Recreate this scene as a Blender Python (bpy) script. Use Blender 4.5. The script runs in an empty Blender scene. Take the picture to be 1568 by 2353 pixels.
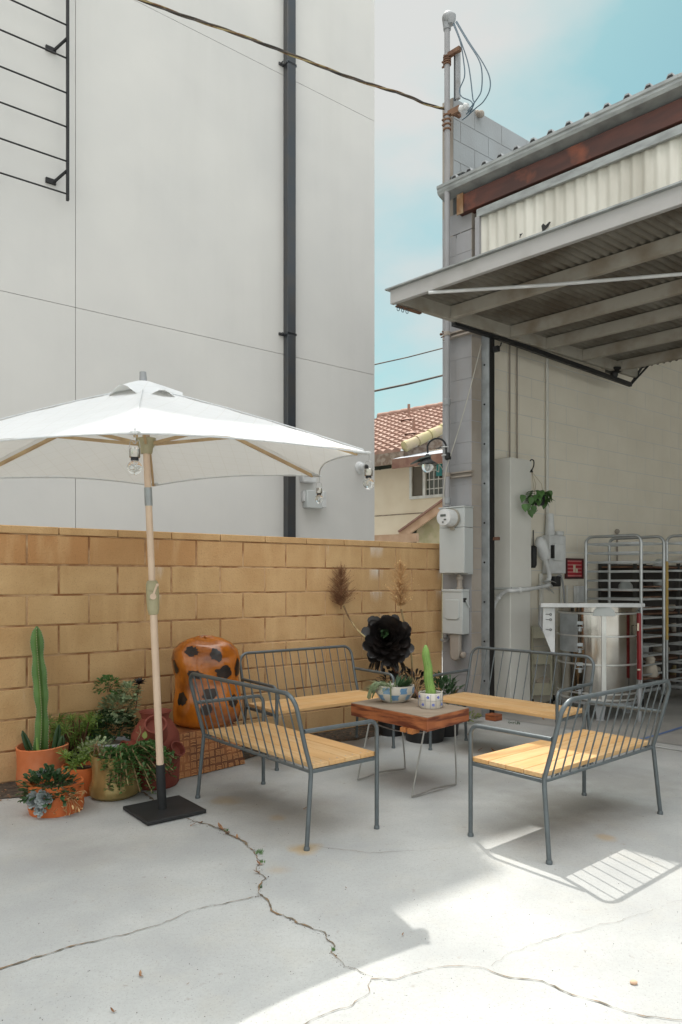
import bpy, math, random
from mathutils import Vector as V, Matrix, Quaternion
random.seed(7)
R=math.radians
S=bpy.context.scene
# ------------------------------------------------------------------ camera
F_,HZ,CH,CX=1650.,1333.,1.32,784.     # focal length and horizon measured on a 1568x2353 view of the photograph
cam=bpy.data.cameras.new('camera'); co=bpy.data.objects.new('camera',cam); S.collection.objects.link(co)
co.location=(0,0,CH); co.rotation_euler=(R(90),0,0)
cam.sensor_fit='HORIZONTAL'; cam.sensor_width=36; cam.lens=F_/1568*36; cam.shift_y=(HZ-1176.5)/1568
cam.clip_start=.05; cam.clip_end=2000
S.camera=co
# ------------------------------------------------------------------ sky and sun
SUN=V((.09,-.50,-1)).normalized()      # direction the light travels
EL=math.asin(-SUN.z); AZ=math.atan2(-SUN.x,-SUN.y)
w=bpy.data.worlds.new('World'); S.world=w; w.use_nodes=True
nt=w.node_tree; N=nt.nodes; L=nt.links; bg=N['Background']
sky=N.new('ShaderNodeTexSky'); sky.sky_type='NISHITA'; sky.sun_disc=False; sky.sun_elevation=EL; sky.sun_rotation=AZ
sky.air_density=1.0; sky.dust_density=1.5; sky.ozone_density=1.0
tc=N.new('ShaderNodeTexCoord'); mp=N.new('ShaderNodeMapping'); mp.inputs['Scale'].default_value=(1.0,1.0,1.7); mp.inputs['Location'].default_value=(-0.9146,0.4197,3.6204)
L.new(tc.outputs['Generated'],mp.inputs['Vector'])
no=N.new('ShaderNodeTexNoise'); no.inputs['Scale'].default_value=2.1; no.inputs['Detail'].default_value=6; no.inputs['Roughness'].default_value=.5
L.new(mp.outputs[0],no.inputs['Vector'])
cr=N.new('ShaderNodeValToRGB'); cr.color_ramp.elements[0].position=.34; cr.color_ramp.elements[1].position=.54
L.new(no.outputs['Fac'],cr.inputs[0])
tint=N.new('ShaderNodeMix'); tint.data_type='RGBA'; tint.blend_type='MULTIPLY'; tint.inputs[0].default_value=1; tint.inputs[7].default_value=(.36,.51,.385,1)
L.new(sky.outputs[0],tint.inputs[6])
mx=N.new('ShaderNodeMix'); mx.data_type='RGBA'; mx.inputs[7].default_value=(2.36,2.40,2.36,1)
L.new(cr.outputs[0],mx.inputs[0]); L.new(tint.outputs[2],mx.inputs[6])
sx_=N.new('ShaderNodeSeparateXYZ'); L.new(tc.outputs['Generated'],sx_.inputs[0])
zr0=N.new('ShaderNodeMapRange'); zr0.inputs[1].default_value=.66; zr0.inputs[2].default_value=.95; zr0.inputs[3].default_value=1.0; zr0.inputs[4].default_value=5.0; L.new(sx_.outputs['Z'],zr0.inputs[0])  # sky overhead, above the frame, brightened as added fill light
# sky behind the camera, out of view, brightened as added fill for the walls
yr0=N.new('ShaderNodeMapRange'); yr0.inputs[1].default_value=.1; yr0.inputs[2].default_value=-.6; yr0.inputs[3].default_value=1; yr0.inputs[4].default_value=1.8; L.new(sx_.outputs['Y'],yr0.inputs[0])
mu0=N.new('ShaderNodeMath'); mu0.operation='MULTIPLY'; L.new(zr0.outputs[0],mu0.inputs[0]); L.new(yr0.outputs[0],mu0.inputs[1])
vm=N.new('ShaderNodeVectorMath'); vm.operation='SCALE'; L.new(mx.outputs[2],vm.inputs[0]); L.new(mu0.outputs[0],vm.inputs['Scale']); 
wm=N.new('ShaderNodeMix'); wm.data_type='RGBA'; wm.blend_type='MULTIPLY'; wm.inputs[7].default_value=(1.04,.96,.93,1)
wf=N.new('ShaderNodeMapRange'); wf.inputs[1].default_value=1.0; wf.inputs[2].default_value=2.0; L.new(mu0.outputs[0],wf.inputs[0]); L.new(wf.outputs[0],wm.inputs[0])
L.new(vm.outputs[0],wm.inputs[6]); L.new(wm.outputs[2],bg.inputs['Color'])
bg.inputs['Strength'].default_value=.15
sl=bpy.data.lights.new('sun','SUN'); sl.energy=2.0; sl.angle=R(.53); sl.color=(1,.955,.88)
so=bpy.data.objects.new('sun',sl); S.collection.objects.link(so); so.rotation_euler=SUN.to_track_quat('-Z','Y').to_euler(); so.location=(0,0,20)
S.view_settings.view_transform='Standard'; S.view_settings.look='None'; S.view_settings.gamma=1; S.view_settings.exposure=1.02
S.render.engine='CYCLES'
S.cycles.max_bounces=10; S.cycles.diffuse_bounces=6; S.cycles.transmission_bounces=8; S.cycles.transparent_max_bounces=12
# ------------------------------------------------------------------ measuring helpers
def P(x,y,d): return V(((x-CX)*d/F_, d, CH+(HZ-y)*d/F_))
def G(x,y,z=0.): d=F_*(CH-z)/(y-HZ); return V(((x-CX)*d/F_,d,z))
U=V((.7955,.606,0)); F=V((.7225,-.6914,0)); NF=V((-.6914,-.7225,0)); NW=V((-.606,.7955,0)); Z=V((0,0,1))
W0=V((-2.205,4.64,0)); C0=V((1.0,7.08,0)); B0=W0+NW*2.6
def on(x,y,o,dr):
    """point of the vertical plane (o, dr) seen at picture position x, y"""
    k=(x-CX)/F_; t=(k*o.y-o.x)/(dr.x-k*dr.y); q=o+dr*t; return V((q.x,q.y,CH+(HZ-y)*q.y/F_))
def par(x,o,dr):
    k=(x-CX)/F_; return (k*o.y-o.x)/(dr.x-k*dr.y)
# ------------------------------------------------------------------ materials
def mat(name,col,rough=.6,metal=0.,col2=None,scale=6.,lo=.4,hi=.6,bump=0.,bscale=80.,stretch=(1,1,1),spec=.5,attr=None,detail=5,extra=None,bdist=.002):
    m=bpy.data.materials.new(name); m.use_nodes=True; nt=m.node_tree; N=nt.nodes; L=nt.links; b=N['Principled BSDF']
    b.inputs['Roughness'].default_value=rough; b.inputs['Metallic'].default_value=metal; b.inputs['Specular IOR Level'].default_value=spec
    c=tuple(col)+(1,); tc=N.new('ShaderNodeTexCoord'); mp=N.new('ShaderNodeMapping'); mp.inputs['Scale'].default_value=stretch
    L.new(tc.outputs['Object'],mp.inputs['Vector'])
    cur=None
    if col2 is None: col2=tuple(k*.82 for k in col)
    no=N.new('ShaderNodeTexNoise'); no.inputs['Scale'].default_value=scale; no.inputs['Detail'].default_value=detail
    L.new(mp.outputs[0],no.inputs['Vector'])
    cr=N.new('ShaderNodeValToRGB'); cr.color_ramp.elements[0].position=lo; cr.color_ramp.elements[1].position=hi
    cr.color_ramp.elements[0].color=c; cr.color_ramp.elements[1].color=tuple(col2)+(1,)
    L.new(no.outputs['Fac'],cr.inputs[0]); cur=cr.outputs[0]
    if attr:
        at=N.new('ShaderNodeAttribute'); at.attribute_name='tint'
        mm=N.new('ShaderNodeMix'); mm.data_type='RGBA'; mm.inputs[7].default_value=tuple(attr)+(1,)
        L.new(at.outputs['Fac'],mm.inputs[0]); L.new(cur,mm.inputs[6]); cur=mm.outputs[2]
    if extra: cur=extra(nt,cur,tc,mp)
    L.new(cur,b.inputs['Base Color'])
    if bump:
        n2=N.new('ShaderNodeTexNoise'); n2.inputs['Scale'].default_value=bscale; n2.inputs['Detail'].default_value=6
        L.new(mp.outputs[0],n2.inputs['Vector']); bp=N.new('ShaderNodeBump'); bp.inputs['Strength'].default_value=bump; bp.inputs['Distance'].default_value=bdist
        L.new(n2.outputs['Fac'],bp.inputs['Height']); L.new(bp.outputs[0],b.inputs['Normal'])
    m['b']=1
    return m
def nmix(nt,fac,a,colb,mode='MIX'):
    q=nt.nodes.new('ShaderNodeMix'); q.data_type='RGBA'; q.blend_type=mode
    if isinstance(fac,(int,float)): q.inputs[0].default_value=fac
    else: nt.links.new(fac,q.inputs[0])
    nt.links.new(a,q.inputs[6])
    if isinstance(colb,tuple): q.inputs[7].default_value=tuple(colb)+(1,)
    else: nt.links.new(colb,q.inputs[7])
    return q.outputs[2]
def nnoise(nt,vec,scale,lo,hi,detail=5,rough=.5):
    n=nt.nodes.new('ShaderNodeTexNoise'); n.inputs['Scale'].default_value=scale; n.inputs['Detail'].default_value=detail; n.inputs['Roughness'].default_value=rough
    nt.links.new(vec,n.inputs['Vector']); r=nt.nodes.new('ShaderNodeMapRange'); r.inputs[1].default_value=lo; r.inputs[2].default_value=hi
    nt.links.new(n.outputs['Fac'],r.inputs[0]); return r.outputs[0]
def nmath(nt,op,a,b=None,c=None):
    m=nt.nodes.new('ShaderNodeMath'); m.operation=op; m.use_clamp=False
    for i,v in enumerate((a,b,c)):
        if v is None: continue
        if isinstance(v,(int,float)): m.inputs[i].default_value=v
        else: nt.links.new(v,m.inputs[i])
    return m.outputs[0]
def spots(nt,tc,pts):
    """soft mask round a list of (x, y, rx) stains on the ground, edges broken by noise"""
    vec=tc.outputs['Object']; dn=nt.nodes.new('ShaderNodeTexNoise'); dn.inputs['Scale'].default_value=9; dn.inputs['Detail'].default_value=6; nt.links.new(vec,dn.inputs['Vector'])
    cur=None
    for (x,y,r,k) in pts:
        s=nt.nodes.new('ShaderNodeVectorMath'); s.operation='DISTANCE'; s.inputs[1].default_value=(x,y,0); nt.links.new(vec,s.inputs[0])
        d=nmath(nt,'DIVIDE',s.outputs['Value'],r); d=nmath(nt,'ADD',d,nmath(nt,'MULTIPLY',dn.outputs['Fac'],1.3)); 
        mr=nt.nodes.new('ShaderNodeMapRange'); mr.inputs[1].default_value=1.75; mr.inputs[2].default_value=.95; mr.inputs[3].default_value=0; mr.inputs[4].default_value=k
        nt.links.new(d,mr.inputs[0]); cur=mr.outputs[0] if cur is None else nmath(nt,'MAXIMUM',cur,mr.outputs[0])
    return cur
def conc(nt,cur,tc,mp):
    v=tc.outputs['Object']
    cur=nmix(nt,nnoise(nt,v,1.1,.42,.68,6,.6),cur,(.32,.33,.33))
    cur=nmix(nt,nmath(nt,'MULTIPLY',nnoise(nt,v,3.7,.50,.75,8,.7),.5),cur,(.40,.385,.34))
    cur=nmix(nt,nmath(nt,'MULTIPLY',nnoise(nt,v,60,.45,.8,6,.7),.5),cur,(.28,.28,.27))
    cur=nmix(nt,nnoise(nt,v,140,.62,.72,2),cur,(.24,.24,.23))
    cur=nmix(nt,nnoise(nt,v,28,.66,.76,4),cur,(.30,.29,.27))
    a=G(703,1950); b=G(520,1840); c=G(640,1880); d=G(1390,1925); e=G(640,2000); 
    cur=nmix(nt,spots(nt,tc,[(a.x,a.y,.09,.8),(b.x,b.y,.10,.6),(c.x,c.y,.06,.45),(d.x,d.y,.06,.6),(e.x,e.y,.06,.3)]),cur,(.40,.29,.15))
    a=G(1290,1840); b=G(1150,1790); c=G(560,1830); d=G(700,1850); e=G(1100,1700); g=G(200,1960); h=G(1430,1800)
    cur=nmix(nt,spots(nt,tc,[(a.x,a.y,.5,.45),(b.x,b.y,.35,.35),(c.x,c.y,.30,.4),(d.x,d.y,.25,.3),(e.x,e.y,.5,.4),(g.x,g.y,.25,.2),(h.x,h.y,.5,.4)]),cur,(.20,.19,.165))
    return cur
M={}
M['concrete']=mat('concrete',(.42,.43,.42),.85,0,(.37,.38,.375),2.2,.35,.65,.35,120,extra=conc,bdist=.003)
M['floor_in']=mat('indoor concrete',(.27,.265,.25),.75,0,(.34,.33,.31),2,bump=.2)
M['soil']=mat('soil',(.035,.028,.022),.95,0,(.09,.07,.05),25,bump=1,bscale=60,bdist=.01)
def crackx(nt,cur,tc,mp): return nmix(nt,nnoise(nt,tc.outputs['Object'],30,.5,.6,3),cur,(.22,.14,.075))
M['crack']=mat('crack dirt',(.11,.09,.065),.95,0,(.19,.16,.12),22,bump=.5,extra=crackx)
def effl(nt,cur,tc,mp):
    v=tc.outputs['Object']; sep=nt.nodes.new('ShaderNodeSeparateXYZ'); nt.links.new(v,sep.inputs[0]); 
    mp2=nt.nodes.new('ShaderNodeMapping'); mp2.inputs['Scale'].default_value=(5,5,.9); nt.links.new(v,mp2.inputs[0])
    cur=nmix(nt,nnoise(nt,mp2.outputs[0],1.6,.5,.8,6),cur,(.62,.41,.21))
    # white salt bleeding below the bed joints
    sc=nmath(nt,'FRACT',nmath(nt,'DIVIDE',sep.outputs['Z'],.2032))
    near=nt.nodes.new('ShaderNodeMapRange'); near.inputs[1].default_value=.45; near.inputs[2].default_value=.98; nt.links.new(sc,near.inputs[0])
    mp3=nt.nodes.new('ShaderNodeMapping'); mp3.inputs['Scale'].default_value=(1,1,.12); nt.links.new(v,mp3.inputs[0])
    pat=nnoise(nt,mp3.outputs[0],4.5,.57,.72,7,.65)
    cur=nmix(nt,nmath(nt,'MULTIPLY',nmath(nt,'MULTIPLY',pat,near.outputs[0]),.95),cur,(.76,.72,.66))
    cur=nmix(nt,nmath(nt,'MULTIPLY',nnoise(nt,v,190,.62,.7,2),.5),cur,(.17,.10,.05))
    return cur
M['block']=mat('tan block',(.575,.38,.19),.95,0,(.49,.305,.14),3.5,.35,.65,.9,70,attr=(.45,.22,.085),extra=effl,bdist=.004)
M['mortar']=mat('mortar',(.27,.13,.055),.95,0,(.52,.34,.19),7,bump=.5)
def stx(nt,cur,tc,mp):
    v=tc.outputs['Object']; m2=nt.nodes.new('ShaderNodeMapping'); m2.inputs['Scale'].default_value=(2.2,2.2,.16); nt.links.new(v,m2.inputs[0])
    cur=nmix(nt,nmath(nt,'MULTIPLY',nnoise(nt,m2.outputs[0],1.3,.48,.8,7,.6),.22),cur,(.47,.465,.44))
    return nmix(nt,nmath(nt,'MULTIPLY',nnoise(nt,v,.55,.45,.7,4),.5),cur,(.66,.65,.62))
M['stucco']=mat('white panel',(.62,.61,.585),.8,0,(.56,.555,.54),.9,.3,.7,.5,7,extra=stx,bdist=.004)
M['joint']=mat('panel joint',(.46,.46,.45),.9)
M['bronze']=mat('bronze metal',(.024,.030,.038),.28,.0,(.035,.034,.034),4,spec=.8)  # mild blue in the base colour stands in for reflected sky
M['blackmetal']=mat('black metal',(.018,.018,.019),.5,.3,bump=.1)
def cmu(nt,cur,tc,mp):
    v=tc.outputs['Object']; mp2=nt.nodes.new('ShaderNodeMapping'); mp2.inputs['Scale'].default_value=(4,4,.5); nt.links.new(v,mp2.inputs[0])
    cur=nmix(nt,nmath(nt,'MULTIPLY',nnoise(nt,mp2.outputs[0],2.2,.55,.8,6),.6),cur,(.30,.25,.21)); return cur
M['cmu_grey']=mat('grey painted block',(.33,.33,.345),.8,0,(.27,.265,.265),2.5,.35,.7,.5,110,extra=cmu,bdist=.003)
M['parapet']=mat('weathered parapet',(.32,.345,.36),.85,0,(.27,.28,.285),1.8,.35,.7,.4,60,bdist=.003)
M['cmu_beige']=mat('beige painted block',(.36,.32,.28),.8,0,(.30,.26,.22),3,bump=.5,bscale=110,bdist=.003)
M['cmu_in']=mat('cream painted block',(.77,.72,.62),.6,0,(.70,.65,.55),2.5,.3,.7,.35,100,bdist=.003)
M['greypaint']=mat('grey paint',(.30,.31,.32),.5,.2,(.22,.21,.20),9,.5,.8,.2,60)
M['galv']=mat('galvanised',(.42,.45,.47),.42,.55,(.30,.32,.33),9,.35,.65,.15,50)
M['gutter']=mat('gutter zinc',(.36,.38,.375),.45,.35,(.24,.25,.245),7,.4,.7,.2,30,stretch=(1,1,3))
def rusty(nt,cur,tc,mp): return nmix(nt,nnoise(nt,tc.outputs['Object'],3.2,.58,.72,5),cur,(.20,.055,.025))
M['redwood']=mat('red stained beam',(.055,.020,.015),.6,0,(.09,.028,.018),3,.4,.7,.3,30,stretch=(1,1,4),extra=rusty)
M['barewood']=mat('bare wood',(.30,.21,.13),.7,0,(.20,.10,.04),8)
M['fibre']=mat('fibreglass sheet',(.68,.665,.60),.5,0,(.48,.46,.40),3,.4,.7,stretch=(1,1,.3),bump=.1)
M['sheet']=mat('weathered sheet',(.23,.215,.18),.6,.15,(.11,.09,.065),2.6,.35,.65,bump=.2,stretch=(1,1,1))
M['purlin']=mat('purlin',(.36,.335,.285),.65,.05,(.22,.18,.13),4,.45,.75,.2,40)
M['doorpaint']=mat('door frame paint',(.40,.39,.38),.55,.1,(.33,.32,.30),5,.5,.8,.2,40)
M['boxpaint']=mat('meter cabinet',(.50,.525,.52),.42,0,(.46,.48,.475),4,.4,.8,.05)
M['plastic']=mat('white plastic',(.66,.67,.67),.4)
M['cream']=mat('cream enamel',(.58,.555,.42),.4)
M['whitecol']=mat('white duct paint',(.64,.63,.59),.5,0,(.60,.59,.55),2)
M['black']=mat('black rubber',(.012,.012,.012),.6)
M['darkgap']=mat('dark jamb gap',(.012,.011,.010),.9)
M['glassdark']=mat('window glass',(.035,.045,.04),.08,0,(.05,.06,.05),1.5,spec=.9)
M['screen']=mat('insect screen',(.13,.115,.095),.8,0,(.10,.09,.075),3)
M['housewall']=mat('cream stucco',(.74,.65,.52),.9,0,(.69,.59,.46),1.5,bump=.4,bscale=40)
M['porchwall']=mat('greenish stucco',(.47,.44,.27),.9,0,(.58,.52,.36),5,bump=.4,bscale=40)  # greenish cream of the porch wall
M['tile']=mat('clay tile',(.34,.215,.17),.85,0,(.27,.15,.115),5,.35,.65,.3,30,attr=(.43,.31,.26))
M['tileedge']=mat('lichened ridge tile',(.50,.44,.24),.85,0,(.52,.42,.30),3,bump=.3)
M['fascia_b']=mat('brown fascia',(.20,.10,.075),.7,0,(.26,.15,.11),6)
M['fascia_g']=mat('weathered fascia',(.19,.135,.10),.85,0,(.30,.25,.21),12)
M['rakewood']=mat('pinkish barge board',(.58,.40,.28),.8,0,(.50,.33,.22),5)
M['flatroof']=mat('flat roof membrane',(.42,.45,.50),.7)
M['turq']=mat('turquoise sign',(.03,.28,.31),.5)
M['bench']=mat('grey bench steel',(.115,.135,.145),.38,.35,(.10,.115,.12),30,.4,.7,.1,80)
def grainx(nt,cur,tc,mp):
    mp2=nt.nodes.new('ShaderNodeMapping'); mp2.inputs['Scale'].default_value=(1.2,26,26); nt.links.new(tc.outputs['Object'],mp2.inputs[0])
    return nmix(nt,nmath(nt,'MULTIPLY',nnoise(nt,mp2.outputs[0],2.2,.42,.7,5),.5),cur,(.44,.22,.07))
M['plank']=mat('oiled plank',(.64,.43,.22),.5,0,(.57,.35,.15),5,.35,.7,.15,60,attr=(.60,.33,.12),extra=grainx)
M['tabletop']=mat('weathered slab top',(.23,.175,.125),.8,0,(.31,.25,.19),3,.35,.7,.4,50,stretch=(1,5,1))
def redx(nt,cur,tc,mp):
    mp2=nt.nodes.new('ShaderNodeMapping'); mp2.inputs['Scale'].default_value=(3,3,30); nt.links.new(tc.outputs['Object'],mp2.inputs[0])
    return nmix(nt,nnoise(nt,mp2.outputs[0],1.7,.45,.62,6),cur,(.13,.032,.014))
M['tableside']=mat('red wood edge',(.42,.14,.05),.5,0,(.25,.07,.025),5,.4,.65,.3,40,extra=redx)
M['tableblock']=mat('orange end grain',(.50,.19,.06),.55)
M['wire']=mat('zinc wire',(.42,.41,.39),.35,.8,bump=.05)
M['polewood']=mat('beige pole',(.66,.50,.37),.45,0,(.62,.46,.34),10)
M['ribwood']=mat('ribs',(.50,.36,.20),.5,0,(.42,.29,.16),8)
M['hub']=mat('olive plastic',(.40,.36,.22),.45)
M['plate']=mat('black plate',(.010,.011,.012),.6,0,(.018,.019,.020),8,.4,.7,.3,40)
M['terra']=mat('terracotta',(.52,.145,.045),.75,0,(.58,.24,.12),5,.4,.7,.6,25,bdist=.006)
M['terra_b']=mat('bright terracotta',(.60,.155,.035),.7,0,(.50,.12,.03),6,bump=.6,bscale=25,bdist=.006)
M['redclay']=mat('red clay',(.22,.050,.030),.7,0,(.17,.035,.022),4,bump=.4,bscale=30,bdist=.004)
M['gold']=mat('olive gold glaze',(.42,.30,.12),.25,.45,(.26,.19,.07),5,bump=.25,bscale=12,bdist=.01)
M['potwhite']=mat('whitewashed pot',(.42,.39,.36),.7,0,(.32,.29,.26),8,bump=.3)
M['rimwhite']=mat('white rim',(.62,.64,.68),.5)
M['potblack']=mat('black nursery pot',(.012,.012,.013),.5)
M['cactus']=mat('cactus skin',(.05,.125,.022),.5,0,(.10,.20,.045),6,bump=.15)
M['cactus2']=mat('pale cactus skin',(.22,.36,.085),.6,0,(.17,.30,.07),12,bump=.3)
M['spine']=mat('cactus areoles',(.40,.36,.26),.8)
def leafm(n,a,b,rough=.45,tr=.25):
    m=mat(n,a,rough,0,b,9,.35,.65,attr=tuple(min(1,k*1.9+.02) for k in a)); nt=m.node_tree; N=nt.nodes; L=nt.links; bs=N['Principled BSDF']; out=N['Material Output']
    t=N.new('ShaderNodeBsdfTranslucent'); t.inputs[0].default_value=tuple(min(1,k*1.6) for k in a)+(1,); mxs=N.new('ShaderNodeMixShader'); mxs.inputs[0].default_value=tr
    L.new(bs.outputs[0],mxs.inputs[1]); L.new(t.outputs[0],mxs.inputs[2]); L.new(mxs.outputs[0],out.inputs[0]); return m
M['leaf']=leafm('green leaf',(.055,.125,.032),(.085,.17,.045))
M['leafdark']=leafm('dark green leaf',(.024,.062,.022),(.04,.09,.03))
M['leafyellow']=leafm('yellow green leaf',(.16,.19,.05),(.10,.14,.04))
M['leafgrass']=leafm('lime needle leaf',(.16,.24,.045),(.10,.17,.035))
M['leafblue']=leafm('powdery blue leaf',(.27,.30,.30),(.22,.25,.25),.7,.1)
M['leafpale']=leafm('pale sage leaf',(.22,.27,.15),(.15,.20,.10))
M['aeon']=leafm('black purple leaf',(.007,.006,.006),(.018,.013,.011),.30,.03)
M['dry']=leafm('dry tan twig',(.62,.40,.19),(.42,.24,.11),.9,.15)
M['drydark']=leafm('dry brown twig',(.17,.075,.035),(.30,.16,.08),.9,.1)
M['stem']=mat('pale stem',(.34,.27,.13),.8,0,(.18,.10,.05),14,.4,.6)
M['stembrown']=mat('brown stem',(.16,.075,.04),.8)
def spotx(nt,cur,tc,mp): return cur
M['sculpt']=mat('amber glaze',(.46,.135,.012),.15,0,(.14,.032,.006),6.5,.42,.72,.35,11,bdist=.01,spec=.7)
M['sculptblack']=mat('black glaze patch',(.010,.007,.006),.35,0,(.03,.014,.008),14)
M['woven']=mat('carved terracotta base',(.36,.14,.05),.6,0,(.14,.05,.022),5,.42,.62,.3,30,attr=(.60,.30,.12))
M['bowl']=mat('off white glaze',(.60,.57,.51),.35,0,(.50,.45,.36),9,.55,.8,.1)
M['bluepatch']=mat('blue glaze',(.12,.25,.42),.35,0,(.24,.38,.52),20,.4,.7)
M['sandpatch']=mat('sand glaze',(.50,.42,.31),.4)
M['inkline']=mat('grey ink line',(.22,.24,.28),.5)
M['cobalt']=mat('cobalt dot',(.07,.10,.42),.5,0,(.20,.25,.55),40)
M['chrome']=mat('stainless steel',(.46,.44,.41),.13,1,(.30,.27,.23),3,.4,.7,.05,20)
M['steelband']=mat('steel band',(.66,.66,.64),.35,.7)
M['alu']=mat('rack aluminium',(.50,.52,.53),.38,.7,(.42,.43,.43),8)
M['red']=mat('red enamel',(.25,.008,.012),.4)
M['tape']=mat('yellow tape',(.60,.40,.12),.6)
M['rustwood']=mat('rusty board',(.20,.11,.065),.85,0,(.13,.065,.04),9)
M['darkshelf']=mat('dark shelf',(.05,.045,.04),.7)
M['clay']=mat('raw clay ware',(.52,.46,.38),.85)
M['maroon']=mat('dark red frame',(.07,.008,.010),.4)
M['redprint']=mat('red print',(.42,.012,.025),.6)
M['pinkprint']=mat('pink print',(.62,.20,.20),.6)
M['creamprint']=mat('cream print',(.70,.60,.45),.6)
M['cableblk']=mat('cable jacket',(.045,.04,.037),.6,0,(.10,.075,.055),6)
M['cableblue']=mat('blue grey cable',(.06,.11,.15),.4)
M['rope']=mat('cotton cord',(.50,.48,.43),.9)
M['bluetape']=mat('blue floor line',(.12,.20,.42),.6)
M['whiteline']=mat('pale floor line',(.55,.58,.58),.6)
M['deadleaf']=mat('dead leaf',(.16,.075,.035),.9,0,(.30,.17,.09),40)
M['orangecord']=mat('orange cord',(.55,.11,.02),.5)
M['lcd']=mat('meter display',(.10,.11,.10),.3)
def glass():
    m=bpy.data.materials.new('clear glass'); m.use_nodes=True; b=m.node_tree.nodes['Principled BSDF']
    b.inputs['Base Color'].default_value=(.95,.97,.97,1); b.inputs['Roughness'].default_value=.04; b.inputs['IOR'].default_value=1.3; b.inputs['Transmission Weight'].default_value=.92; return m
M['glass']=glass()
def fabric():
    
    def creases(nt,cur,tc,mp):
        sp=nt.nodes.new('ShaderNodeSeparateXYZ'); nt.links.new(tc.outputs['Object'],sp.inputs[0]); o=None
        for ax in ('X','Y'):
            fr=nmath(nt,'ABSOLUTE',nmath(nt,'SUBTRACT',nmath(nt,'FRACT',nmath(nt,'DIVIDE',sp.outputs[ax],.085)),.5)); l_=nmath(nt,'LESS_THAN',fr,.03); o=l_ if o is None else nmath(nt,'MAXIMUM',o,l_)
        return nmix(nt,nmath(nt,'MULTIPLY',o,.35),cur,(.52,.52,.49))
    m=mat('white canvas',(.66,.68,.70),.85,0,(.63,.65,.67),3,bump=.15,bscale=300,bdist=.0006,extra=creases); nt=m.node_tree; N=nt.nodes; L=nt.links; bs=N['Principled BSDF']; out=N['Material Output']
    t=N.new('ShaderNodeBsdfTranslucent'); t.inputs[0].default_value=(.78,.77,.72,1); x=N.new('ShaderNodeMixShader'); x.inputs[0].default_value=.26
    L.new(bs.outputs[0],x.inputs[1]); L.new(t.outputs[0],x.inputs[2]); L.new(x.outputs[0],out.inputs[0]); return m
M['fabric']=fabric()
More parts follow.
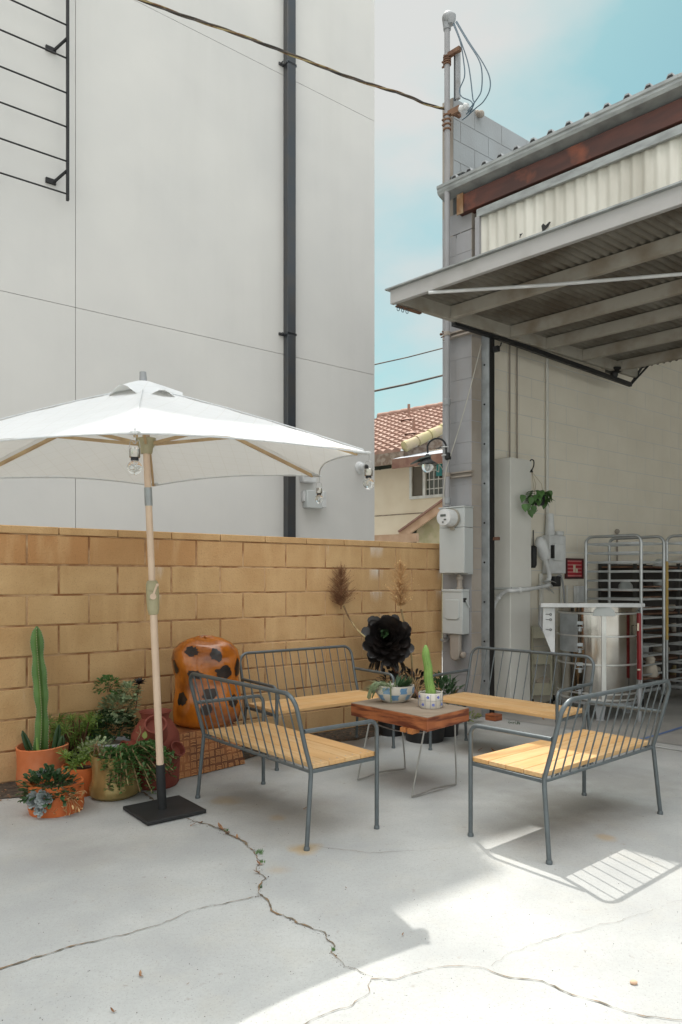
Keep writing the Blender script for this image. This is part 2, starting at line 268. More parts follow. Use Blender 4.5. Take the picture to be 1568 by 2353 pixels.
# ------------------------------------------------------------------ mesh helpers
class MB:
    def __init__(s): s.v=[]; s.f=[]; s.t=[]; s.tint=0.
    def add(s,vs,fs,tint=None):
        k=len(s.v); s.v+=[tuple(q) for q in vs]
        for f in fs: s.f.append([i+k for i in f]); s.t.append(s.tint if tint is None else tint)
    def box(s,c,dx,dy,dz,tint=None):
        """c centre; dx dy dz are half-extent vectors"""
        c=V(c);vs=[c+dx*a+dy*b+dz*e for e in (-1,1) for b in (-1,1) for a in (-1,1)]
        s.add(vs,[(0,2,3,1),(4,5,7,6),(0,1,5,4),(2,6,7,3),(0,4,6,2),(1,3,7,5)],tint)
    def abox(s,x0,x1,y0,y1,z0,z1,tint=None):
        s.box(((x0+x1)/2,(y0+y1)/2,(z0+z1)/2),V(((x1-x0)/2,0,0)),V((0,(y1-y0)/2,0)),V((0,0,(z1-z0)/2)),tint)
    def bar(s,p,q,w,h,up=Z):
        p=V(p);q=V(q);d=(q-p);n=d.cross(V(up)).normalized();u=n.cross(d).normalized()
        s.box((p+q)/2,d/2,n*w/2,u*h/2)
    def prism(s,pts,ex,tint=None):
        pts=[V(p) for p in pts];n=len(pts);vs=pts+[p+V(ex) for p in pts]
        s.add(vs,[tuple(range(n))[::-1],tuple(range(n,2*n))]+[(i,(i+1)%n,(i+1)%n+n,i+n) for i in range(n)],tint)
    def tube(s,pts,r,seg=8,cap=True,tint=None):
        pts=[V(p) for p in pts]; n=len(pts); rs=r if isinstance(r,(list,tuple)) else [r]*n
        d0=(pts[1]-pts[0]).normalized(); a=d0.orthogonal().normalized(); vs=[]
        for i in range(n):
            d=((pts[min(i+1,n-1)]-pts[max(i-1,0)])).normalized()
            a=(a-d*a.dot(d)); a=a.normalized() if a.length>1e-6 else d.orthogonal().normalized()
            b=d.cross(a)
            for k in range(seg):
                t=2*math.pi*k/seg; vs.append(pts[i]+(a*math.cos(t)+b*math.sin(t))*rs[i])
        fs=[(i*seg+k,i*seg+(k+1)%seg,(i+1)*seg+(k+1)%seg,(i+1)*seg+k) for i in range(n-1) for k in range(seg)]
        if cap: fs+=[tuple(range(seg))[::-1],tuple(range((n-1)*seg,n*seg))]
        s.add(vs,fs,tint)
    def lathe(s,c,prof,seg=32,ax=Z,wob=0,ph=0,sx=1,sy=1,tint=None):
        """prof: list of (radius, height)"""
        c=V(c);ax=V(ax).normalized(); a=ax.orthogonal().normalized() if abs(ax.z)<.99 else V((1,0,0)); b=ax.cross(a); vs=[]
        for (r,h) in prof:
            for k in range(seg):
                t=2*math.pi*k/seg; rr=r*(1+wob*(math.sin(3*t+ph)+.6*math.sin(5*t+ph*2+h*9))); vs.append(c+a*math.cos(t)*rr*sx+b*math.sin(t)*rr*sy+ax*(h*(1+wob*.8*math.sin(2*t+ph))))
        n=len(prof); fs=[(i*seg+k,i*seg+(k+1)%seg,(i+1)*seg+(k+1)%seg,(i+1)*seg+k) for i in range(n-1) for k in range(seg)]
        if prof[0][0]>1e-5: fs.append(tuple(range(seg))[::-1])
        if prof[-1][0]>1e-5: fs.append(tuple(range((n-1)*seg,n*seg)))
        s.add(vs,fs,tint)
    def ball(s,c,rx,ry=None,rz=None,seg=12,ring=8,tint=None):
        ry=ry or rx; rz=rz or rx; c=V(c); vs=[c+V((0,0,-rz))]
        for i in range(1,ring):
            p=math.pi*i/ring
            for k in range(seg): t=2*math.pi*k/seg; vs.append(c+V((rx*math.sin(p)*math.cos(t),ry*math.sin(p)*math.sin(t),-rz*math.cos(p))))
        vs.append(c+V((0,0,rz))); n=len(vs); fs=[(0,1+(k+1)%seg,1+k) for k in range(seg)]
        fs+=[(1+i*seg+k,1+i*seg+(k+1)%seg,1+(i+1)*seg+(k+1)%seg,1+(i+1)*seg+k) for i in range(ring-2) for k in range(seg)]
        fs+=[(n-1,1+(ring-2)*seg+k,1+(ring-2)*seg+(k+1)%seg) for k in range(seg)]
        s.add(vs,fs,tint)
    def leaf(s,p,d,up,l,w,curl=.3,shape=0,tint=None):
        """a leaf: 0 pointed, 1 spoon-shaped (widest near the tip), 2 needle, 3 heart"""
        p=V(p);d=V(d).normalized();n=d.cross(V(up)); n=n.normalized() if n.length>1e-4 else d.orthogonal().normalized(); u=n.cross(d)
        prof={0:[(0,.12),(.3,.85),(.6,.9),(.85,.5),(1,.02)],1:[(0,.15),(.35,.42),(.65,.9),(.84,1),(.95,.72),(1,.25)],2:[(0,.7),(.5,1),(1,.05)],3:[(0,.2),(.12,.95),(.45,1),(.75,.55),(1,.02)]}[shape]
        vs=[]
        for (a,b) in prof:
            c=p+d*(l*a)-u*(curl*l*a*a); vs+=[c-n*(w*b/2)+u*w*.12*b, c-u*w*.03, c+n*(w*b/2)+u*w*.12*b]
        fs=[]
        for i in range(len(prof)-1):
            k=i*3; fs+=[(k,k+1,k+4,k+3),(k+1,k+2,k+5,k+4)]
        s.add(vs,fs,random.random()**2 if tint is None else tint)
COL=S.collection
def link(name,mb,m,parent=None,smooth=True,bevel=0,tint=False,angle=38,xf=None):
    me=bpy.data.meshes.new(name); off=V((0,0,0))
    if parent is not None and parent.get('world_loc'): off=V(parent['world_loc'])
    me.from_pydata([tuple(V(v)-off) for v in mb.v],[],mb.f); me.update()
    me.materials.append(M[m] if isinstance(m,str) else m)
    if any(t>0 for t in mb.t):
        at=me.attributes.new('tint','FLOAT','FACE'); at.data.foreach_set('value',mb.t)
    if smooth: me.shade_smooth(); me.set_sharp_from_angle(angle=R(angle))
    o=bpy.data.objects.new(name,me); COL.objects.link(o)
    if parent is not None:
        o.parent=parent
        if parent.get('world_loc'): o['world_loc']=tuple(off)
    if bevel:
        b=o.modifiers.new('bevel','BEVEL'); b.width=bevel; b.segments=2; b.limit_method='ANGLE'
    return o
def tag(o,label=None,cat=None,group=None,kind=None):
    if label: o['label']=label
    if cat: o['category']=cat
    if group: o['group']=group
    if kind: o['kind']=kind
    return o
def thing(name,label,cat,loc=(0,0,0),group=None,local=False):
    o=bpy.data.objects.new(name,None); COL.objects.link(o); o.location=V(loc); o.empty_display_size=.1
    if not local: o['world_loc']=tuple(V(loc))
    return tag(o,label,cat,group)
def solo(name,mb,m,label,cat,loc=None,group=None,**k):
    """a thing that is one mesh, its origin at loc"""
    c=V(loc) if loc is not None else V(mb.v[0]); mb.v=[tuple(V(v)-c) for v in mb.v]
    o=link(name,mb,m,None,**k); o.location=c; return tag(o,label,cat,group)
def struct(name,mb,m,**k): o=link(name,mb,m,**k); o['kind']='structure'; return o
def arc(c,a,b,r,t0,t1,n=6): return [V(c)+V(a)*r*math.cos(t0+(t1-t0)*i/n)+V(b)*r*math.sin(t0+(t1-t0)*i/n) for i in range(n+1)]
def rnd(a,b): return random.uniform(a,b)
def rdir(zmin=-1,zmax=1):
    z=rnd(zmin,zmax); t=rnd(0,2*math.pi); q=math.sqrt(max(0,1-z*z)); return V((q*math.cos(t),q*math.sin(t),z))
def blocks(mb,o,dr,out,length,courses,t0=0,bw=.4064,bh=.2032,joint=.010,rec=.008,z0=0,proud=0,off=0,tintf=None,jit=.0015):
    """front faces of a block wall laid in running bond"""
    for c in range(courses):
        t=t0-(bw/2 if (c+off)%2 else 0)-bw
        while t<length:
            a=max(t,0)+(joint/2 if t>0 else 0); b=min(t+bw,length)-joint/2; t+=bw
            if b-a<.03: continue
            za=z0+c*bh+joint/2; zb=z0+(c+1)*bh-joint/2; e=rec*.6; j=rnd(-jit,jit)
            f=lambda s,z,d: o+dr*s+Z*z+out*(d+proud+j)
            vs=[f(a,za,-rec),f(b,za,-rec),f(b,zb,-rec),f(a,zb,-rec),f(a+e,za+e,0),f(b-e,za+e,0),f(b-e,zb-e,0),f(a+e,zb-e,0)]
            tv=tintf(c,(a+b)/2) if tintf else rnd(0,.35)
            mb.add(vs,[(4,5,6,7),(0,1,5,4),(1,2,6,5),(2,3,7,6),(3,0,4,7)],tv)
# ================================================================== SETTING
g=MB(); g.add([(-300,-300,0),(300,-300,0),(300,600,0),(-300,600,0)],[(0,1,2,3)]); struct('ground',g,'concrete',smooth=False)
g=MB(); pts=[]; n=60
for i in range(n+1):
    t=-3+i*(7.0+0.02)/n; pts.append(W0+U*t-NW*(.37+.03*math.sin(t*5)+.02*math.sin(t*17+1)+rnd(-.008,.008)))
vs=[]; 
for i,p in enumerate(pts): vs+=[p+Z*.004,W0+U*(-3+i*7.02/n)+Z*.004]
g.add(vs,[(2*i,2*i+1,2*i+3,2*i+2) for i in range(n)]); struct('soil',g,'soil',smooth=False)
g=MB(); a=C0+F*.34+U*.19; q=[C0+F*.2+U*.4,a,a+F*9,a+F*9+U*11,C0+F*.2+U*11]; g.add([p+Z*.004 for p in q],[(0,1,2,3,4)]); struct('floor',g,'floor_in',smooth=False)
# cracks in the slab
def crack(name,pts,w0,w1,seed,fac=1):
    random.seed(seed); P3=[G(*p) for p in pts]; f=[]
    for i in range(len(P3)-1):
        a,b=P3[i],P3[i+1]; n=max(2,int((b-a).length/.018))
        for k in range(n): f.append(a.lerp(b,k/n))
    f.append(P3[-1]); m=MB(); vs=[]
    off=0
    for i,p in enumerate(f):
        d=(f[min(i+1,len(f)-1)]-f[max(i-1,0)]).normalized(); s=V((-d.y,d.x,0)); off=off*.72+rnd(-.0065,.0065); t=i/len(f); ww=(w0+(w1-w0)*t)*rnd(.2,1.6)*(1+.5*math.sin(i*.13+seed))
        c=p+s*off; vs+=[c-s*ww/2+Z*.004,c+s*ww/2+Z*.004]
    m.add(vs,[(2*i,2*i+2,2*i+3,2*i+1) for i in range(len(f)-1)]); struct(name,m,'crack',smooth=False); random.seed(seed+100); return f
cc=lambda L_:[(402+x*.2931,1809.3+y*.2931) for x,y in L_]
main_crack=crack('pavement_crack',[(330,1822),(365,1850)]+cc([(150,270),(250,295),(330,325),(420,375),(540,420),(575,475),(630,500),(660,560),(690,590),(655,630),(665,670),(725,718),(670,770),(655,840),(715,895),(750,935),(765,970),(850,1010),(940,1050),(950,1080),(1060,1105),(1165,1145),(1185,1210),(1250,1255),(1240,1300),(1290,1360),(1340,1410),(1415,1440),(1530,1500)]),.011,.0042,1)
crack('pavement_crack',[(595,2060),(500,2080),(440,2095),(370,2123),(290,2148),(200,2165),(110,2191),(50,2213),(0,2233),(-80,2260)],.003,.006,2)
crack('pavement_crack',[(853,2250),(920,2250),(1000,2228),(1060,2223),(1110,2228),(1170,2251),(1245,2261),(1330,2293),(1440,2328),(1568,2350),(1640,2365)],.0040,.0026,3)
crack('pavement_crack',[(855,2253),(848,2283),(810,2313),(750,2328),(700,2352),(660,2380)],.0042,.0032,4)
crack('pavement_crack',[(1130,2223),(1180,2190),(1250,2163),(1330,2140),(1400,2123),(1480,2098),(1568,2068)],.0012,.0009,5)
crack('pavement_crack',[(722,1945),(780,1953),(850,1962),(930,1958),(1010,1952),(1060,1947)],.0018,.0015,6)
# floor lines just inside the roller opening
def gline(name,pts,w,m):
    q=MB(); P3=[G(*p) for p in pts]; vs=[]
    for i,p in enumerate(P3):
        d=(P3[min(i+1,len(P3)-1)]-P3[max(i-1,0)]).normalized(); s=V((-d.y,d.x,0)); vs+=[p-s*w/2+Z*.008,p+s*w/2+Z*.008]
    q.add(vs,[(2*i,2*i+2,2*i+3,2*i+1) for i in range(len(P3)-1)]); struct(name,q,m,smooth=False)
gline('floor_line',[(1440,1706),(1480,1699),(1520,1688),(1568,1673),(1640,1652)],.03,'bluetape')
gline('floor_line',[(1330,1680),(1420,1700),(1500,1716),(1568,1727),(1660,1742)],.02,'whiteline')
# ================================================================== BLOCK WALL
WL=4.0   # length of garden wall right of the picture's left edge
T0=par(62.5,W0,U)
T=thing('garden_wall','tan concrete block wall with a thin cap course and white salt stains, behind the benches','wall',W0+U*1.5)
LW=3.2; o=W0-U*LW
def tf(c,s):
    return rnd(.55,.95)*max(0,min(1,(6.0-s)/2.2)) if c==7 else rnd(0,.22)
m=MB(); ph=(T0+LW)%.4064
blocks(m,o,U,-NW,LW+4.029,8,t0=ph-.4064,tintf=tf,off=1)
link('block_face',m,'block',T,smooth=False)
m=MB(); m.box(o+U*(LW+4.029)/2+NW*.078+Z*.813,U*(LW+4.029)/2,NW*.072,Z*.813); link('mortar_core',m,'mortar',T,smooth=False)
m=MB(); t=ph-.2032-.4064
while t<LW+4.029:
    a=max(t,0)+.003; b=min(t+.4064,LW+4.029)-.003; t+=.4064
    if b-a>.03: m.box(o+U*(a+b)/2+NW*.075+Z*(1.6256+.027),U*(b-a)/2,NW*.079,Z*.0255,rnd(0,.2))
link('cap_course',m,'block',T,bevel=.004)
# ================================================================== WHITE BUILDING
T=thing('white_building','tall windowless white panelled building behind the tan wall, with a dark downspout','building',B0+U*1)
tr=par(861,B0,U); H1,H2=11.5,11.97; tst=4.30
m=MB(); nb=B0+NW*.02
m.box(nb+U*(tst-14)/2+NW*4+Z*H2/2,U*(tst+14)/2,NW*4,Z*H2/2); m.box(nb+U*(tst+tr-.03)/2+NW*4+Z*H1/2,U*(tr-.03-tst)/2,NW*3.998,Z*(H1/2)); link('building_shell',m,'joint',T,smooth=False)
tj=par(173.5,B0,U); zj1=on(0,667,B0,U).z; zj2=on(350,20,B0,U).z
cols=[-14,tj-5.2,tj,tr]; rows=[0,zj1,zj2,H1]; m=MB(); jw=.0028
for i in range(3):
    for j in range(3):
        a,b=cols[i]+jw,cols[i+1]-(jw if i<2 else 0); z0,z1=rows[j]+(jw if j else 0),rows[j+1]-(jw if j<2 else 0)
        m.box(B0+U*(a+b)/2+NW*.01+Z*(z0+z1)/2,U*(b-a)/2,NW*.0095,Z*(z1-z0)/2)
m.box(B0+U*(tst-14)/2+NW*.01+Z*(H1+H2+.01)/2,U*(tst+14)/2,NW*.0095,Z*(H2-H1-.01)/2)
m.box(B0+U*(tr-.012)+NW*4.05+Z*H1/2,U*.012,NW*4.0,Z*H1/2)
link('wall_panels',m,'stucco',T,smooth=False)
m=MB(); m.box(B0+U*(tst-14)/2+NW*3.9+Z*(H2+.03),U*(tst+14)/2,NW*3.95,Z*.029);link('parapet_cap',m,'gutter',T,smooth=False)
# downspout
t1=par(661,B0-NW*.10,U); t2=par(680,B0-NW*.10,U); m=MB(); dc=B0-NW*.055+U*(t1+t2)/2; m.box(dc+Z*5.8,U*(t2-t1)/2,NW*.05,Z*5.8)
d=link('downspout',m,'bronze',T,bevel=.006)
for yy in (152,770):
    z=on(653,yy,B0,U).z; m=MB(); m.box(dc+Z*z,U*((t2-t1)/2+.012),NW*.050,Z*.014); m.box(dc-U*((t2-t1)/2+.035)+NW*.045+Z*z,U*.035,NW*.006,Z*.018); m.tube([dc-U*((t2-t1)/2+.045)+NW*.04+Z*z,dc-U*((t2-t1)/2+.045)-NW*.01+Z*z],.009); q=link('strap',m,'bronze',T)
# black rod trellis on the white wall
o=B0-NW*.14; tp=par(155.5,o,U); T=thing('wall_trellis','black steel rod trellis fixed to the upper left of the white building','trellis',o+U*tp+Z*on(155,458,o,U).z)
z0=on(155,460,o,U).z; m=MB(); m.box(o+U*tp+Z*(z0+11)/2,U*.012,NW*.019,Z*(11-z0)/2); link('upright',m,'blackmetal',T,smooth=False)
m=MB(); m.box(o+U*(tp-3.0)+Z*(z0+11)/2,U*.012,NW*.019,Z*(11-z0)/2); link('upright',m,'blackmetal',T,smooth=False)
for yy in (445,370,291,213,133,57,-22,-105,-190,-270,-350):
    z=on(153,yy,o,U).z
    if z<10.9: m=MB(); m.tube([o+U*(tp-3.0)+Z*z,o+U*tp+Z*z],.0085,8); link('rung',m,'blackmetal',T)
for yy in (425,125):
    z=on(140,yy,B0,U).z; m=MB(); m.bar(o+U*tp+Z*(z+.10),B0+U*(tp-.10)-NW*.02+Z*z,.02,.02); m.box(B0+U*(tp-.13)-NW*.012+Z*z,U*.05,NW*.012,Z*.025); link('bracket',m,'blackmetal',T)
# devices on the white wall
def wbox(name,x0,x1,y0,y1,dep,label,cat,m='plastic',o=B0):
    a=on(x0,y1,o-NW*dep,U); b=on(x1,y0,o-NW*dep,U); t=((b-a).dot(U)); q=MB(); c=a+U*t/2+Z*(b.z-a.z)/2+NW*dep/2; q.box(c,U*t/2,NW*dep/2*.98,Z*(b.z-a.z)/2)
    return q,c
T=thing('wall_light_box','flat white rectangular light housing on the white wall, below the umbrella corner','wall light',on(725,1150,B0,U))
q,c=wbox('x',706,742,1129,1166,.10,0,0); link('housing',q,'boxpaint',T,bevel=.008)
q,c=wbox('x',743,751,1130,1166,.12,0,0); link('end_cap',q,'plastic',T,bevel=.006)
q,c=wbox('x',698,705.5,1128,1152,.06,0,0); link('side_tab',q,'plastic',T,bevel=.006)
q,c=wbox('x',697,728,1090,1107,.09,0,0); solo('sensor_box',q,'plastic','small white sensor box on the white wall above the light housing','sensor',c,bevel=.012)
pc=on(827,1075,B0,U); T=thing('dome_camera','round white wall camera with a black lens near the edge of the white building','camera',pc)
m=MB(); m.lathe(pc-NW*.0,[(.085,0),(.085,.012),(.055,.03),(.05,.085),(.03,.10)],24,ax=-NW); link('mount',m,'plastic',T)
m=MB(); m.ball(pc-NW*.115+U*.02,.034); link('lens',m,'black',T)
e=B0+U*tr+NW*.35; a=P(857,1185,(e.y)); q=MB(); q.box(e+U*.075+Z*(on(865,1166,e,U).z),U*.074,NW*.10,Z*.10); solo('side_box',q,'plastic','white box mounted round the corner of the white building, in front of the cream house','utility box',e+Z*1.9,bevel=.02)
# ================================================================== HOUSE BEHIND
D0=16.; FH=V((1.26,-1,0)).normalized(); HO=P(940,1333,D0); HO.z=0; NH=V((-FH.y,FH.x,0)); 
if NH.y<0: NH=-NH
h_=lambda x,y,dep=0: on(x,y,HO+NH*dep,FH)
T=thing('tile_roof_house','cream stucco house with a clay tile roof, seen between the two buildings','house',HO)
m=MB(); a=h_(700,1300);b=h_(1250,1300); a.z=b.z=0; zt=h_(900,1046).z
m.prism([a,b,b+Z*zt,a+Z*zt],NH*5); link('wall',m,'housewall',T,smooth=False)
m=MB(); 
for (x0,x1,y) in ((700,1017,1197),): p=h_(x0,y,-.006); q=h_(x1,y,-.006); q.z=p.z; m.bar(p,q,.012,.02)
link('score_line',m,'fascia_g',T)
# main roof : tile courses climbing away from the eave
ea=h_(700,1046,-.55); eb=h_(928,1037,-.55); ez=h_(900,1040,-.55).z; ea.z=eb.z=ez
rz=5.75; depth=3.1; m=MB(); LU=(eb-ea).length
rows_=18; per=.23
slope=(rz-ez)/depth
def ext(v): return LU+1.55*v   # the verge runs out to the right as it climbs
for r in range(rows_):
    v0=r/rows_; v1=(r+1.05)/rows_; ln=ext((v0+v1)/2); nu=int(ln/per)*6; vs=[]
    for k in range(nu+1):
        u=k*per/6; bump=.045*abs(math.sin(math.pi*u/per))**.8
        for (vv,lift) in ((v0,.05),(v1,.005)): vs.append(ea+FH*u+NH*(depth*vv)+Z*((rz-ez)*vv+lift+bump))
        vs.append(ea+FH*u+NH*(depth*v0-.0)+Z*((rz-ez)*v0-.005+bump*.2))
    fs=[];tt=[]
    for k in range(nu):
        q=3*k; m.add([vs[q],vs[q+3],vs[q+4],vs[q+1]],[(0,1,2,3)],random.Random(r*100+k//6).random()**1.5); m.add([vs[q+2],vs[q+5],vs[q+3],vs[q]],[(0,1,2,3)],0)
rf=link('roof',m,'tile',T,angle=60)
m=MB(); p=ea+NH*(depth*.99)+Z*(rz-ez+.03); 
for k in range(int(ext(1)/.38)+1): m.tube([p+FH*(k*.38),p+FH*(k*.38+.40)],[.10,.085],10)
q=link('ridge_tile',m,'tile',rf)
m=MB(); p0=ea+FH*(ext(0)+.02)+Z*.09; p1=ea+FH*(ext(1)+.02)+NH*depth+Z*(rz-ez+.09); n=11
for k in range(n): m.tube([p0.lerp(p1,k/n),p0.lerp(p1,(k+1.12)/n)],[.125,.10],12)
link('verge_tile',m,'tileedge',rf)
m=MB(); m.prism([p0-Z*.12,p1-Z*.12,p1-Z*.36,p0-Z*.36],NH*.05+FH*-.03); link('barge_board',m,'fascia_g',rf,smooth=False)
m=MB(); m.prism([ea+Z*0.0,eb,eb-Z*.25,ea-Z*.25],NH*.06); link('eave_board',m,'fascia_g',rf,smooth=False)
m=MB(); m.prism([ea+Z*.02+NH*.07,eb+Z*.02+NH*.07,eb+NH*.62-Z*.06,ea+NH*.62-Z*.06],Z*-.05); link('soffit',m,'fascia_g',rf,smooth=False)
for (x,y,dz) in ((940,958,.42),(951,1000,.36)):
    vv=.75 if y<970 else .35; b=ea+NH*depth*vv+Z*((rz-ez)*vv); k=(x-CX)/F_; t=(k*b.y-b.x)/(FH.x-k*FH.y); b=b+FH*t; m=MB(); m.tube([b,b+Z*dz],.035); m.lathe(b+Z*.06,[(.22,-.06),(.05,.03)],12); link('vent_pipe',m,'tile',rf)
# low flat roof and its fascia on the right
m=MB(); a=h_(903,1062,-.9); b=h_(1150,1020,-.9); b.z=a.z+ .0; z=h_(960,1052,-.9).z; a.z=b.z=z; m.prism([a,b,b+NH*3.2+Z*.9,a+NH*3.2+Z*.9],Z*.04); link('flat_roof',m,'flatroof',T,smooth=False)
m=MB(); m.prism([a-NH*.03+Z*.03,b-NH*.03+Z*.03,b-NH*.03-Z*.17,a-NH*.03-Z*.17],NH*.03); link('brown_fascia',m,'fascia_b',T,smooth=False)
m=MB(); m.prism([a,b,b+NH*1.0,a+NH*1.0],-Z*.02); link('soffit_board',m,'housewall',T,smooth=False)
# window
wt=thing; m=MB(); a=h_(944,1148,-.02); b=h_(1040,1066,-.02); b.z=h_(944,1066,-.02).z; wd=(b-a).dot(FH); hh=b.z-a.z; c=a+FH*wd/2+Z*hh/2
for (s,ww) in ((-1,1),(1,1)): m.box(c+FH*s*(wd/2-.03),FH*.03,NH*.05,Z*hh/2)
for s in (-1,1): m.box(c+Z*s*(hh/2-.03),FH*(wd/2-.06),NH*.05,Z*.03)
xs=(979,); mx_=(h_(979,1100)-a).dot(FH); m.box(a+FH*mx_+Z*hh/2,FH*.035,NH*.055,Z*(hh/2-.06)); fr=link('window',m,'plastic',T,smooth=False)
m=MB(); m.box(c-FH*wd/2+FH*mx_/2+NH*.0,FH*(mx_/2-.04),NH*.008,Z*(hh/2-.05)); link('insect_screen',m,'screen',fr,smooth=False)
m=MB(); m.box(c-FH*wd/2+FH*(mx_+wd)/2+NH*.012,FH*((wd-mx_)/2-.03),NH*.008,Z*(hh/2-.05)); link('pane',m,'glassdark',fr,smooth=False)
m=MB()
for k in range(1,6): m.box(a+FH*(mx_+(wd-mx_)*k/6)+Z*hh/2-NH*.005,FH*.010,NH*.006,Z*(hh/2-.06))
for k in range(1,4): m.box(a+FH*(mx_+wd)/2+Z*(hh*k/4)-NH*.005,FH*((wd-mx_)/2-.03),NH*.005,Z*.010)
link('muntins',m,'plastic',fr,smooth=False)
m=MB(); p=h_(1003,1092,-.03); q=h_(1016,1062,-.03); dd=(q-p).dot(FH); m.box(p+FH*dd/2+Z*.12,FH*dd/2,NH*.005,Z*.14); m2=m; link('turquoise_notice',m,'turq',fr,smooth=False)
m=MB(); 
for s in ((-.07,.08,-.07,-.02),(-.07,-.02,0,-.06),(0,-.06,.01,.10),(.02,.10,.09,0)): m.bar(p+FH*(dd/2+s[0])+Z*(.12+s[1])-NH*.012,p+FH*(dd/2+s[2])+Z*(.12+s[3])-NH*.012,.012,.014,NH)
link('notice_mark',m,'plastic',fr,smooth=False)
m=MB(); a=h_(850,1081,-.02); b=h_(900,1064,-.02); wd=(b-a).dot(FH); m.box(a+FH*wd*.48+Z*.09,FH*wd*.5,NH*.02,Z*.10); m.box(a+FH*wd*.5+Z*.09-NH*.02,FH*.02,NH*.012,Z*.11); link('attic_vent',m,'glassdark',T,smooth=False)
# small front gable of the same house
T=thing('porch_gable','low gabled porch with a pinkish sloping barge board, behind the garden wall','porch',h_(960,1300,-1.4))
g_=lambda x,y,dep=-1.6: h_(x,y,dep)
m=MB(); m.prism([g_(958,1500),g_(1120,1500),g_(1120,1085),g_(958,1203)],NH*1.2); link('wall',m,'porchwall',T,smooth=False)
m=MB(); m.prism([g_(916,1222,-1.9),g_(1080,1105,-1.9),g_(1080,1128,-1.9),g_(920,1241,-1.9)],NH*.06); link('barge_board',m,'rakewood',T,smooth=False)
m=MB(); m.prism([g_(914,1220,-1.95),g_(1080,1100,-1.95),g_(1080,1104,-1.95),g_(916,1223,-1.95)],NH*1.7); link('roof',m,'tile',T,smooth=False)
m=MB(); m.prism([g_(934,1236,-1.5),g_(957,1216,-1.5),g_(957,1250,-1.5),g_(934,1250,-1.5)],NH*.05); link('window',m,'glassdark',T,smooth=False)
m=MB(); a=g_(850,1240,-3.2); b=g_(960,1240,-3.2); b.z=a.z; m.bar(a,b,.08,.14); solo('ridge_board',m,'rakewood','long weathered timber rail just above the garden wall, under the cream house','rail',a)
# ================================================================== WAREHOUSE
T=thing('warehouse','grey painted block warehouse with an open bay, red beam, zinc gutter and corrugated roof','warehouse',C0+F*.2)
PW=.343; zp=on(1042,240,C0+F*.05,U).z
zg=on(1024,440,C0-F*.01,F).z   # top of the gutter
# pier: front face and return
m=MB(); NPC=int(zg/.2032)+1
blocks(m,C0,F,NF,PW,NPC-2,t0=.4064*.4,tintf=lambda c,s:0,joint=.005,rec=.0035); link('pier_face',m,'cmu_grey',T,smooth=False)
E1=C0+F*PW; m=MB(); blocks(m,E1,U,F,.14,NPC-2,t0=.14,tintf=lambda c,s:0,joint=.005,rec=.003); link('pier_return',m,'cmu_beige',T,smooth=False)
m=MB(); m.prism([C0-NF*.003,E1-NF*.003-F*.003,E1+U*.14-F*.003,C0+U*.14],Z*(zg-.5)); link('pier_core',m,'cmu_grey',T,smooth=False)
# side wall: long, with the parapet stepping down at the back
ps=on(1220,331,C0+F*.20,U); 
m=MB(); blocks(m,C0+F*.2+U*.19,U,F,10.8,24,t0=.1,z0=0,joint=.007,rec=.0026,tintf=lambda c,s:0,jit=.0006); link('inner_wall',m,'cmu_in',T,smooth=False)
m=MB(); m.prism([C0+F*.1955+U*.19,C0+F*.1985+U*.19,C0+F*.1985+U*10.9,C0+F*.1955+U*10.9],Z*4.87); link('inner_backing',m,'whitecol',T,smooth=False)
m=MB(); m.prism([C0+U*.19,C0+F*.195+U*.19,C0+F*.195+U*11,C0+U*11],Z*(zg-.1)); m.prism([C0+U*.189,C0+F*.124+U*.189,C0+F*.124+U*9,C0+U*9],Z*zp); link('side_wall',m,'cmu_grey',T,smooth=False)
m=MB(); m.prism([C0-NF*.001,C0+F*.125,C0+F*.125+U*.188,C0+U*.188],Z*(zp-.002)); 
m.v=[(x,y,(z if z>.1 else zg-.55)) for x,y,z in m.v]; link('parapet_end',m,'cmu_beige',T,smooth=False)
m=MB(); blocks(m,C0+F*.13+U*.002,U,F,9,int((zp-zg+.3)/.2032)+1,t0=.1,z0=zp-(int((zp-zg+.3)/.2032)+1)*.2032,joint=.004,rec=.0012,tintf=lambda c,s:0,jit=.0003); link('parapet_face',m,'parapet',T,smooth=False)
# upper facade
o=C0-NF*.02
zr=on(1094,492,o,F).z; zrb=on(1060,500,o,F).z; zc=3.9
ss=par(1060,C0,F); s_sheet=par(1110,C0,F)
m=MB(); m.prism([C0+F*(ss+.01)+Z*(zr+.02)-NF*.04,C0+F*9+Z*(zr+.02)-NF*.04,C0+F*9+Z*(zg-.14)-NF*.04,C0+F*(ss+.01)+Z*(zg-.14)-NF*.04],NF*.10); link('red_beam',m,'redwood',T,bevel=.004)
m=MB(); m.box(C0+F*(ss+.035)+Z*(zr+zg-.12)/2+NF*.068,F*.035,NF*.006,Z*(zg-.14-zr)/2); link('bare_trim',m,'barewood',T,smooth=False)
m=MB(); m.prism([C0+F*.21-NF*.0+Z*(zg-.56),C0+F*ss+Z*(zg-.56),C0+F*ss+Z*(zg-.10),C0+F*.21+Z*(zg-.10)],-NF*.15); link('pier_cap',m,'cmu_beige',T,smooth=False)
